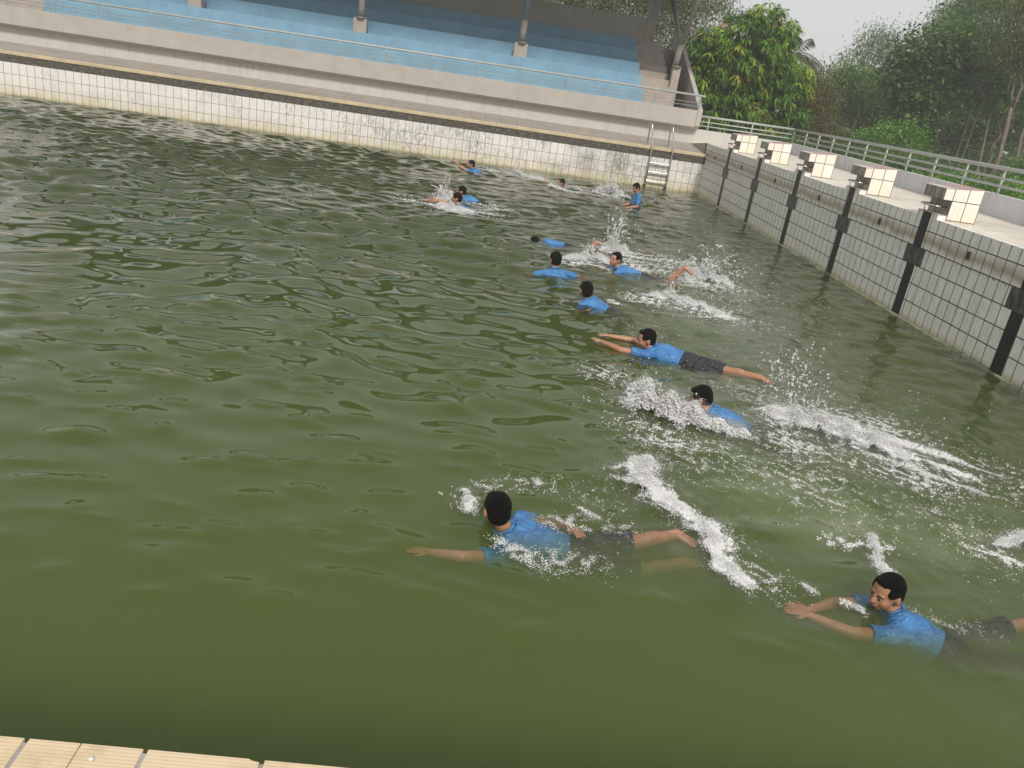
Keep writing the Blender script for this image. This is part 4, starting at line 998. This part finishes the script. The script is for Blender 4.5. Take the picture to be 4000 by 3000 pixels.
gc = G('bubble_cloud'); vc = gc.n('ShaderNodeVolumeScatter', {'Color': (.88, .96, .74), 'Density': 14.0}); gc.t.links.new(vc.outputs[0], gc.out.inputs[1])
for path in CLOUDS:
    b = MB(); pc = fr_.permutation(24)
    for q in path_pts(path, 22):
        k = fr_.uniform(.7, 1.35); b.ell((q[0] + fr_.normal() * q[2] * .5, q[1] + fr_.normal() * q[2] * .5, -.125 - fr_.random() * q[3] * .5), (Vector((q[2] * k * .75, 0, 0)), Vector((0, q[2] * k * .6, 0)), Vector((0, 0, .055 * k))), 12, 8)
    o = union(b, 'bubble_cloud', gc.m, .022, None, 10, .8); o['kind'] = 'stuff'; tag(o, 'milky pale green cloud of tiny bubbles under the churned water', 'bubbles', 'bubble clouds under the surface')

# ------------------------------------------------------------------ trees and plants beyond the terrace
def leaf_mat(name, stops, trans=.35, rough=.45):
    g = G(name); a = g.n('ShaderNodeAttribute', attribute_name='rnd').outputs['Fac']; c = g.ramp(a, stops)
    p = g.n('ShaderNodeBsdfPrincipled', {'Base Color': c, 'Roughness': rough, 'Specular IOR Level': .35}); t = g.n('ShaderNodeBsdfTranslucent', {'Color': c})
    m = g.n('ShaderNodeMixShader', {0: trans}); g.set(m.inputs[1], p.outputs[0]); g.set(m.inputs[2], t.outputs[0]); g.t.links.new(m.outputs[0], g.out.inputs[0]); return g.m
M['mango'] = leaf_mat('mango_leaves', [(0, (0.052, 0.113, 0.025)), (.35, (0.104, 0.219, 0.034)), (.62, (0.246, 0.439, 0.054)), (.80, (0.454, 0.600, 0.078)), (.90, (0.492, 0.402, 0.078)), (1, (0.416, 0.183, 0.078))])
M['leaf_dark'] = leaf_mat('dark_leaves', [(0, (0.055, 0.118, 0.034)), (.5, (0.110, 0.210, 0.055)), (1, (0.227, 0.369, 0.077))], .48)
M['leaf_mid'] = leaf_mat('mid_green_leaves', [(0, (0.086, 0.167, 0.047)), (.5, (0.162, 0.282, 0.077)), (1, (0.298, 0.440, 0.120))], .48)
M['leaf_olive'] = leaf_mat('olive_leaves', [(0, (0.093, 0.132, 0.039)), (.5, (0.171, 0.217, 0.062)), (1, (0.295, 0.326, 0.109))])
M['leaf_pale'] = leaf_mat('pale_leaves', [(0, (0.109, 0.171, 0.070)), (.5, (0.202, 0.279, 0.124)), (1, (0.341, 0.419, 0.202))])
M['leaf_bright'] = leaf_mat('bright_leaves', [(0, (0.078, 0.186, 0.028)), (.5, (0.171, 0.372, 0.046)), (1, (0.341, 0.558, 0.093))])
M['leaf_brown'] = leaf_mat('brownish_leaves', [(0, (0.093, 0.093, 0.034)), (.5, (0.186, 0.178, 0.062)), (1, (0.310, 0.248, 0.109))])
M['bark'] = plain('grey_brown_bark', (.20, .15, .11), .9, .3, 7, bumpd=.01)
M['bark_pale'] = plain('pale_bark', (.18, .15, .11), .85, .3, 6, bumpd=.01)
M['frond'] = leaf_mat('palm_leaflets', [(0, (.07, .11, .05)), (1, (.19, .23, .12))])
M['banana'] = leaf_mat('banana_leaf', [(0, (.06, .13, .05)), (1, (.17, .29, .12))], .4, .35)
tr_ = np.random.default_rng(5)
def unit(v): return v / np.maximum(np.linalg.norm(v, axis=-1, keepdims=True), 1e-9)
def leaf_quads(c, d, L, Wd, droop):
    n = len(c); d = unit(d); sd_ = unit(np.cross(d, np.array([0, 0, 1.]) + .35 * tr_.standard_normal((n, 3)))); L = L[:, None]; Wd = Wd[:, None]
    mid = c + d * L * .45 + np.array([0, 0, -1]) * L * droop * .15; tip = c + d * L * .92 + np.array([0, 0, -1]) * L * droop * .55
    V = np.stack([c, mid + sd_ * Wd, tip, mid - sd_ * Wd], 1).reshape(-1, 3); return V, np.arange(4 * n).reshape(n, 4)
def crown_mesh(name, lobes, nc, per, L, Wd, mode, mat, inner=.25, seed=0):
    global tr_
    tr_ = np.random.default_rng(seed + 100)
    lob = np.array([[*c, *r_] for c, r_ in lobes]); vol = lob[:, 3] * lob[:, 5]; k = tr_.choice(len(lob), nc, p=vol / vol.sum())
    u = unit(tr_.standard_normal((nc, 3))); u[:, 2] = np.where(u[:, 2] < -.5, -u[:, 2] * .4, u[:, 2]); rr = np.where(tr_.random(nc) < inner, tr_.random(nc) ** .5, .82 + .26 * tr_.random(nc))
    bump_ = 1 + .13 * np.sin(u[:, 0] * 7 + k) * np.sin(u[:, 2] * 6 + 2 * k)
    c = lob[k, :3] + u * lob[k, 3:] * (rr * bump_)[:, None]
    tone = np.clip(.42 + .22 * tr_.standard_normal(nc) + .12 * np.sin(c[:, 0] * 2.1 + c[:, 2] * 1.7), 0, 1)
    cc = np.repeat(c, per, 0); uu = np.repeat(u, per, 0); n = len(cc)
    if mode == 'whorl':                                   # long leaves hanging round a shoot
        d = unit(tr_.standard_normal((n, 3)) * (1, 1, .5) + uu * .5 + np.array([0, 0, -.35])); dr = .9; cc = cc + d * L * .12
    elif mode == 'fine':
        cc = cc + tr_.standard_normal((n, 3)) * L * 2.2; d = tr_.standard_normal((n, 3)) * (1, 1, .6) + np.array([0, 0, -.5]); dr = .6
    else:
        cc = cc + tr_.standard_normal((n, 3)) * L * 1.3; d = tr_.standard_normal((n, 3)) * (1, 1, .6) + uu * .7; dr = .4
    V, F = leaf_quads(cc, d, L * (.7 + .6 * tr_.random(n)), Wd * (.7 + .6 * tr_.random(n)), dr)
    a = np.repeat(np.clip(np.repeat(tone, per) + .10 * tr_.standard_normal(n), 0, 1), 4)
    return fast_mesh(name, V, F, M[mat], False, a)
def limb(b, a, c, r0, r1, wob=.12, n=6):
    a = Vector(a); c = Vector(c); pts = []; L = (c - a).length
    for i in range(n + 1):
        t = i / n; p = a.lerp(c, t)
        if 0 < i < n: p += Vector((random.uniform(-1, 1), random.uniform(-1, 1), random.uniform(-.3, .3))) * wob * L * .25
        pts.append(p)
    b.tube(pts, [r0 + (r1 - r0) * i / n for i in range(n + 1)], 8)
def tree(name, label, cat, base, lobes, nc, per, L, Wd, mode, mat, r0=.12, bark='bark', fork=.5, seed=0, inner=.25, group=None, top=None, wob=.15):
    random.seed(seed); t = empty(name, base, label, cat, group)
    b = MB(); cen = Vector(np.mean([c for c, r_ in lobes], 0)) if top is None else Vector(top); fk = Vector(base).lerp(cen, fork)
    limb(b, base, fk, r0, r0 * .7, wob)
    for c, r_ in lobes:
        limb(b, fk, c, r0 * .55, r0 * .15, .35)
        for _ in range(2):
            limb(b, c, (c[0] + random.uniform(-.7, .7) * r_[0], c[1] + random.uniform(-.7, .7) * r_[1], c[2] + random.uniform(.1, .8) * r_[2]), r0 * .16, r0 * .05, .3)
    under(t, b.build('trunk', M[bark], smooth=True))
    c = link('crown', crown_mesh('crown', lobes, nc, per, L, Wd, mode, mat, inner, seed)); under(t, c); return t
GZ = .2
tree('mango_tree', 'large mango tree with drooping bright green and reddish leaves beside the grandstand', 'tree', (4.2, 12.6, GZ),
     [((3.9, 12.3, 4.3), (2.0, 1.8, 1.9)), ((5.4, 12.0, 3.2), (1.6, 1.5, 1.75)), ((2.9, 12.0, 2.5), (1.7, 1.6, 1.7)), ((4.9, 11.8, 2.0), (2.2, 1.6, 1.5)), ((4.6, 12.2, 5.5), (1.2, 1.3, 1.1)), ((2.5, 12.4, 4.0), (1.1, 1.2, 1.5))],
     2300, 13, .34, .034, 'whorl', 'mango', .22, seed=1, fork=.25, inner=.3)
tree('feathery_tree', 'dim olive tree rising behind the grandstand back wall, left one', 'tree', (-6.8, 25.4, GZ), [((-6.8, 25.4, 6.6), (3.0, 2.2, 2.6)), ((-5.0, 25.4, 8.6), (2.4, 2, 2.0)), ((-9, 25, 8), (2.6, 2, 2.2))], 2000, 12, .16, .03, 'fine', 'leaf_olive', .16, seed=2)
tree('feathery_tree', 'feathery yellowish-green tree behind the back wall, between the two right-hand roof columns', 'tree', (-1.6, 24.9, GZ), [((-2.6, 24.9, 6.3), (2.7, 2, 2.3)), ((-.8, 24.9, 7.4), (2.2, 2, 2.2)), ((-1.6, 25, 4.6), (2.6, 2, 1.8))], 2300, 12, .16, .03, 'fine', 'leaf_olive', .16, seed=3)
tree('feathery_tree', 'feathery yellowish-green tree behind the right end of the grandstand, touching the mango tree', 'tree', (2.8, 25.6, GZ), [((1.6, 26, 7.0), (2.6, 2, 2.5)), ((3.9, 25.6, 7.0), (2.6, 2, 2.7)), ((3.0, 25.6, 4.6), (2.6, 2, 2.0))], 2600, 12, .16, .03, 'fine', 'leaf_olive', .16, seed=4)
tree('airy_tree', 'thin airy tree with pale branches standing against the grey sky', 'tree', (16.0, 27.6, GZ), [((16.3, 28.1, 7.3), (.95, .9, .75)), ((15.6, 28.1, 6.5), (.7, .8, .5)), ((17.0, 28.1, 6.6), (.6, .8, .5))], 300, 11, .20, .028, 'fine', 'leaf_pale', .12, 'bark_pale', fork=.62, seed=5, inner=.4)
tree('round_tree', 'small darker tree left of the airy pale one', 'tree', (13.8, 25.2, GZ), [((13.7, 25.2, 4.8), (1.0, 1.0, .95)), ((14.6, 25.2, 4.2), (1.3, 1.1, 1.2)), ((13.0, 25.2, 3.6), (1.2, 1.1, 1.2))], 900, 11, .20, .04, 'fine', 'leaf_mid', .12, seed=6)
tree('broadleaf_tree', 'big dark broad-leaved tree right of the airy pale one', 'tree', (15.6, 19.6, GZ), [((14.7, 19.1, 6.05), (1.25, 1.2, 1.15)), ((16.1, 19.1, 5.5), (1.4, 1.2, 1.2)), ((14.2, 19.1, 4.7), (1.0, 1.1, .85)), ((16.4, 19.1, 6.9), (1.05, 1.1, .95)), ((15.4, 19.1, 4.0), (1.4, 1.2, .75))], 1000, 10, .30, .075, 'broad', 'leaf_dark', .16, seed=7, inner=.3)
tree('feathery_tree', 'tall light green feathery tree above the big dark one', 'tree', (19.8, 25.3, GZ), [((19.2, 25.1, 8.5), (1.5, 1.5, 1.3)), ((20.4, 25.1, 9.8), (1.6, 1.5, 1.5)), ((20.0, 25.1, 7.0), (1.5, 1.5, 1.1)), ((21.6, 25.1, 7.9), (1.4, 1.4, 1.2)), ((21.9, 25.1, 10.2), (1.3, 1.4, 1.2))], 2300, 12, .17, .03, 'fine', 'leaf_mid', .12, 'bark_pale', fork=.6, seed=8)
tree('feathery_tree', 'feathery tree cut by the right edge of the picture', 'tree', (18.0, 15.6, GZ), [((18.0, 16.3, 8.3), (1.05, 1.2, 1.3)), ((18.6, 16.3, 6.6), (1.2, 1.2, 1.1)), ((19.3, 16.3, 9.2), (1.4, 1.4, 1.5)), ((17.4, 16.5, 6.9), (.8, 1, .8))], 1500, 12, .17, .028, 'fine', 'leaf_olive', .12, 'bark_pale', fork=.55, seed=9)
tree('broadleaf_tree', 'dark leafy tree low at the right, leaves lit yellow-green at its left', 'tree', (21.0, 20.9, GZ), [((19.5, 21.6, 5.6), (1.3, 1.2, 1.1)), ((21.3, 21.6, 5.3), (1.9, 1.4, 1.6)), ((22.8, 21.6, 6.6), (1.7, 1.4, 1.6))], 1000, 10, .28, .06, 'broad', 'leaf_mid', .14, 'bark_pale', fork=.62, seed=10)
for k, (bx, by, tx, ty, tz, rr0, lab) in enumerate([(18.6, 20.2, 19.5, 21.4, 6.2, .07, 'slim leaning tree trunk, first from the left of the thin ones'), (19.05, 20.2, 19.9, 21.6, 6.6, .06, 'slim leaning tree trunk, second from the left of the thin ones'),
                                                (20.0, 20.0, 20.4, 21.4, 6.0, .07, 'slim leaning tree trunk, third from the left of the thin ones'), (20.9, 19.8, 21.5, 21.3, 6.8, .06, 'slim leaning tree trunk, fourth from the left of the thin ones'),
                                                (21.8, 19.9, 22.5, 21.3, 7.0, .11, 'thickest leaning trunk at the right edge of the grove')]):
    tree('slim_tree', lab, 'tree', (bx, by, GZ), [((tx, ty, tz), (.9, .9, .8))], 190, 10, .18, .03, 'fine', 'leaf_mid', rr0, 'bark_pale', fork=.9, seed=20 + k, group='thin leaning trees at the right', wob=.035)
tree('broadleaf_tree', 'shadowed dark tree filling the gap below the big dark one', 'tree', (18.2, 28.9, GZ), [((17.3, 28.9, 3.6), (2.0, 1.5, 1.9)), ((19.5, 28.9, 4.2), (2.2, 1.5, 2.2))], 1100, 10, .32, .07, 'broad', 'leaf_dark', .14, seed=11)
tree('broadleaf_tree', 'shadowed dark tree behind the thin leaning trunks', 'tree', (24.2, 31.5, GZ), [((22.5, 31.8, 4.2), (2.6, 1.6, 2.4)), ((26.0, 31, 4.6), (2.8, 1.6, 2.7)), ((24, 31.5, 2.4), (3, 1.6, 1.6)), ((29, 31, 4), (2.6, 1.5, 2.6))], 2200, 10, .32, .08, 'broad', 'leaf_dark', .14, seed=12)
tree('shrub', 'bright green sunlit bush behind the railing, below the big dark tree', 'shrub', (11.8, 13.6, GZ), [((11.5, 13.6, 1.9), (1.1, .8, .8)), ((12.4, 13.6, 2.2), (.8, .8, .85)), ((11.0, 13.6, 1.3), (1.1, .8, .7)), ((12.3, 13.4, 1.2), (1.1, .8, .7))], 1000, 9, .15, .045, 'broad', 'leaf_bright', .05, seed=13)
tree('shrub', 'brownish tangled bush between the mango tree and the gap in the trees', 'shrub', (7.4, 12.6, GZ), [((7.3, 12.6, 2.6), (.8, .8, 1.1)), ((8.2, 12.6, 1.7), (1.1, .8, .9)), ((7.1, 13.0, 3.9), (.6, .6, .75)), ((7.9, 12.8, 3.1), (.6, .6, .9))], 1700, 10, .10, .02, 'fine', 'leaf_brown', .06, seed=14)
tree('shrub', 'dark leafy shrub against the railing in the middle of its run', 'shrub', (9.3, 7.3, GZ), [((8.4, 7.6, .95), (1.3, .7, .75)), ((10.0, 7.2, 1.0), (1.3, .7, .8))], 1100, 9, .11, .03, 'broad', 'leaf_mid', .04, seed=15)
tree('shrub', 'low yellow-green shrub against the railing at the right', 'shrub', (10.9, 4.2, GZ), [((10.4, 4.6, .95), (.9, .7, .62)), ((11.6, 3.8, .95), (1.0, .7, .65)), ((9.2, 4.9, .7), (.9, .6, .6))], 1000, 9, .10, .03, 'broad', 'leaf_bright', .04, seed=16)
tree('shrub', 'dark undergrowth bush under the mango tree by the corner of the railing', 'shrub', (5.8, 8.4, GZ), [((5.3, 8.6, .95), (1.2, .7, .75)), ((7.2, 8.2, .9), (1.2, .7, .7))], 900, 9, .11, .03, 'fine', 'leaf_dark', .04, seed=17)
tree('shrub', 'rust-tinged bush at the right edge beside the thick leaning trunk', 'shrub', (14.6, 7.2, GZ), [((14.4, 7.2, 1.7), (.8, .7, .7)), ((15.3, 7.2, 2.1), (.8, .7, .9))], 700, 9, .13, .04, 'broad', 'leaf_mid', .05, seed=18)
for k, (c, r_, lab) in enumerate([((20.1, 39.2, 3.0), (2.6, 2, 2.2), 'hazy grey-green tree seen through the gap right of the mango tree'), ((24.5, 48, 4.2), (3.5, 2.5, 2.6), 'farther pale hazy tree standing behind the gap in the trees')]):
    tree('distant_tree', lab, 'tree', (c[0], c[1], GZ), [(c, r_), ((c[0] + 2.4, c[1], c[2] - .4), r_)], 1200, 9, .34, .09, 'broad', 'leaf_mid', .2, seed=30 + k)
# coconut palm behind the mango tree
t = empty('coconut_palm', (7.6, 18.6, GZ), 'coconut palm with grey drooping fronds behind the mango tree', 'palm')
b = MB(); limb(b, (7.4, 18.6, GZ), (8.0, 18.4, 5.35), .16, .10, .06, 8); under(t, b.build('trunk', M['bark'], smooth=True))
rp = np.random.default_rng(9)
for k in range(15):
    az = 2 * math.pi * k / 15 + rp.uniform(-.15, .15); el = rp.uniform(-.25, 1.15); L = rp.uniform(1.7, 2.2); n = 26
    tt = np.linspace(0, 1, n); hx = tt * L * math.cos(el); zz = tt * L * math.sin(el) - 1.25 * tt ** 2 * (1.1 if el < .5 else .75)
    p = np.stack([8.0 + hx * math.cos(az), 18.4 + hx * math.sin(az), 5.35 + zz], 1)
    side = np.array([-math.sin(az), math.cos(az), 0]); Vs = []; Fs = []; A = []
    for i in range(1, n - 1):
        for sg in (-1, 1):
            for q in range(1):
                c0 = p[i] + (p[i + 1] - p[i]) * .5 * rp.random(); ll = .62 * math.sin(math.pi * min(.92, .12 + .8 * tt[i])) * rp.uniform(.8, 1.1)
                d = side * sg * .6 + (p[i + 1] - p[i]) / np.linalg.norm(p[i + 1] - p[i]) * .6 + np.array([0, 0, -.55]); d /= np.linalg.norm(d)
                w_ = np.cross(d, [0, 0, 1]); w_ = w_ / np.linalg.norm(w_) * .012; m0 = len(Vs)
                Vs += [c0 - w_, c0 + w_, c0 + d * ll * .6 + w_ + [0, 0, -.04], c0 + d * ll + [0, 0, -.14]]; Fs.append([m0, m0 + 1, m0 + 2, m0 + 3]); A += [rp.random()] * 4
    fo = link('frond', fast_mesh('frond', np.array(Vs), np.array(Fs), M['frond'], False, A)); under(t, fo)
    b = MB(); b.tube([tuple(q) for q in p[::3]], .018, 6); r_o = b.build('rachis', M['bark_pale'], smooth=True); r_o.parent = fo
# banana plants
def banana(base, h, n, lab, seed, L=1.6):
    rp = np.random.default_rng(seed); t = empty('banana_plant', base, lab, 'plant', 'banana plants behind the railing')
    bx, by, bz = base; b = MB(); b.tube([(bx, by, bz), (bx + .03, by, bz + h * .5), (bx + .05, by, bz + h)], [.10, .085, .055], 10); under(t, b.build('stem', M['banana'], smooth=True))
    for k in range(n):
        az = 2 * math.pi * k / n + rp.uniform(-.3, .3); el = rp.uniform(.5, 1.35); ll = L * rp.uniform(.8, 1.1); m = 13; tt = np.linspace(0, 1, m)
        hx = tt * ll * math.cos(el); zz = tt * ll * math.sin(el) - ll * .75 * tt ** 2.2
        p = np.stack([bx + .05 + hx * math.cos(az), by + hx * math.sin(az), bz + h + zz], 1); sd_ = np.array([-math.sin(az), math.cos(az), 0])
        wd = .26 * np.sin(np.pi * np.clip((tt - .12) / .9, 0, 1)) ** .6 + .01; V = []; F = []
        for i in range(m):
            tear = .75 + .35 * (i % 2) * rp.random()
            V += [p[i] + sd_ * wd[i] * tear + [0, 0, -.35 * wd[i]], p[i], p[i] - sd_ * wd[i] * tear + [0, 0, -.35 * wd[i]]]
        for i in range(m - 1): F += [[3 * i, 3 * i + 1, 3 * i + 4, 3 * i + 3], [3 * i + 1, 3 * i + 2, 3 * i + 5, 3 * i + 4]]
        under(t, link('leaf', fast_mesh('leaf', np.array(V), np.array(F), M['banana'], False, np.full(len(V), rp.random()))))
banana((11.0, 8.6, GZ), 1.3, 7, 'banana plant with tall pale stem leaf behind the middle of the railing', 1)
banana((12.0, 8.0, GZ), .9, 6, 'banana plant with torn drooping leaves below the thin leaning trunks', 2, 1.5)
banana((12.6, 6.8, GZ), .7, 5, 'small banana plant with a yellow-green leaf, nearest the right edge', 3, 1.1)
banana((10.6, 15.6, GZ), 1.6, 7, 'greyish banana plant left of the bright green bush', 4, 1.9)
# far wood closing the horizon
fw_l = []
rw = np.random.default_rng(21)
for k in range(60):
    a = R_(-75 + 150 * k / 59); d_ = rw.uniform(78, 120); r0 = rw.uniform(5, 8)
    fw_l.append(((-6 + d_ * math.sin(a), -23 + d_ * math.cos(a), rw.uniform(1.2, 2.2)), (r0, r0 * .7, rw.uniform(3.0, 4.6))))
M['leaf_far'] = M['leaf_mid']
tag(link('distant_wood', crown_mesh('distant_wood', fw_l, 9000, 6, .8, .28, 'broad', 'leaf_dark', .2, 77)), 'distant wood along the horizon behind the nearer trees', 'wood', kind='stuff')
# undergrowth under the grove
ug = [((5 + 1.7 * k, 16 + 7 * math.sin(k * 1.3) + .35 * k, .8), (1.9, 1.3, 1.3)) for k in range(13)]
tag(link('undergrowth', crown_mesh('undergrowth', ug, 6000, 8, .18, .04, 'broad', 'leaf_dark', .2, 55)), 'dark undergrowth covering the ground below the grove', 'undergrowth', kind='stuff')
# ------------------------------------------------------------------ hazy morning air
b = MB(); b.box(-200, -200, -3.0, 200, 200, 14.0); hz = b.build('haze', [], None)
g = G('haze'); pv = g.n('ShaderNodeVolumePrincipled', {'Color': (.93, .94, .96, 1), 'Density': .0018}); g.t.links.new(pv.outputs[0], g.out.inputs[1])
hz.data.materials.append(g.m); hz['kind'] = 'stuff'
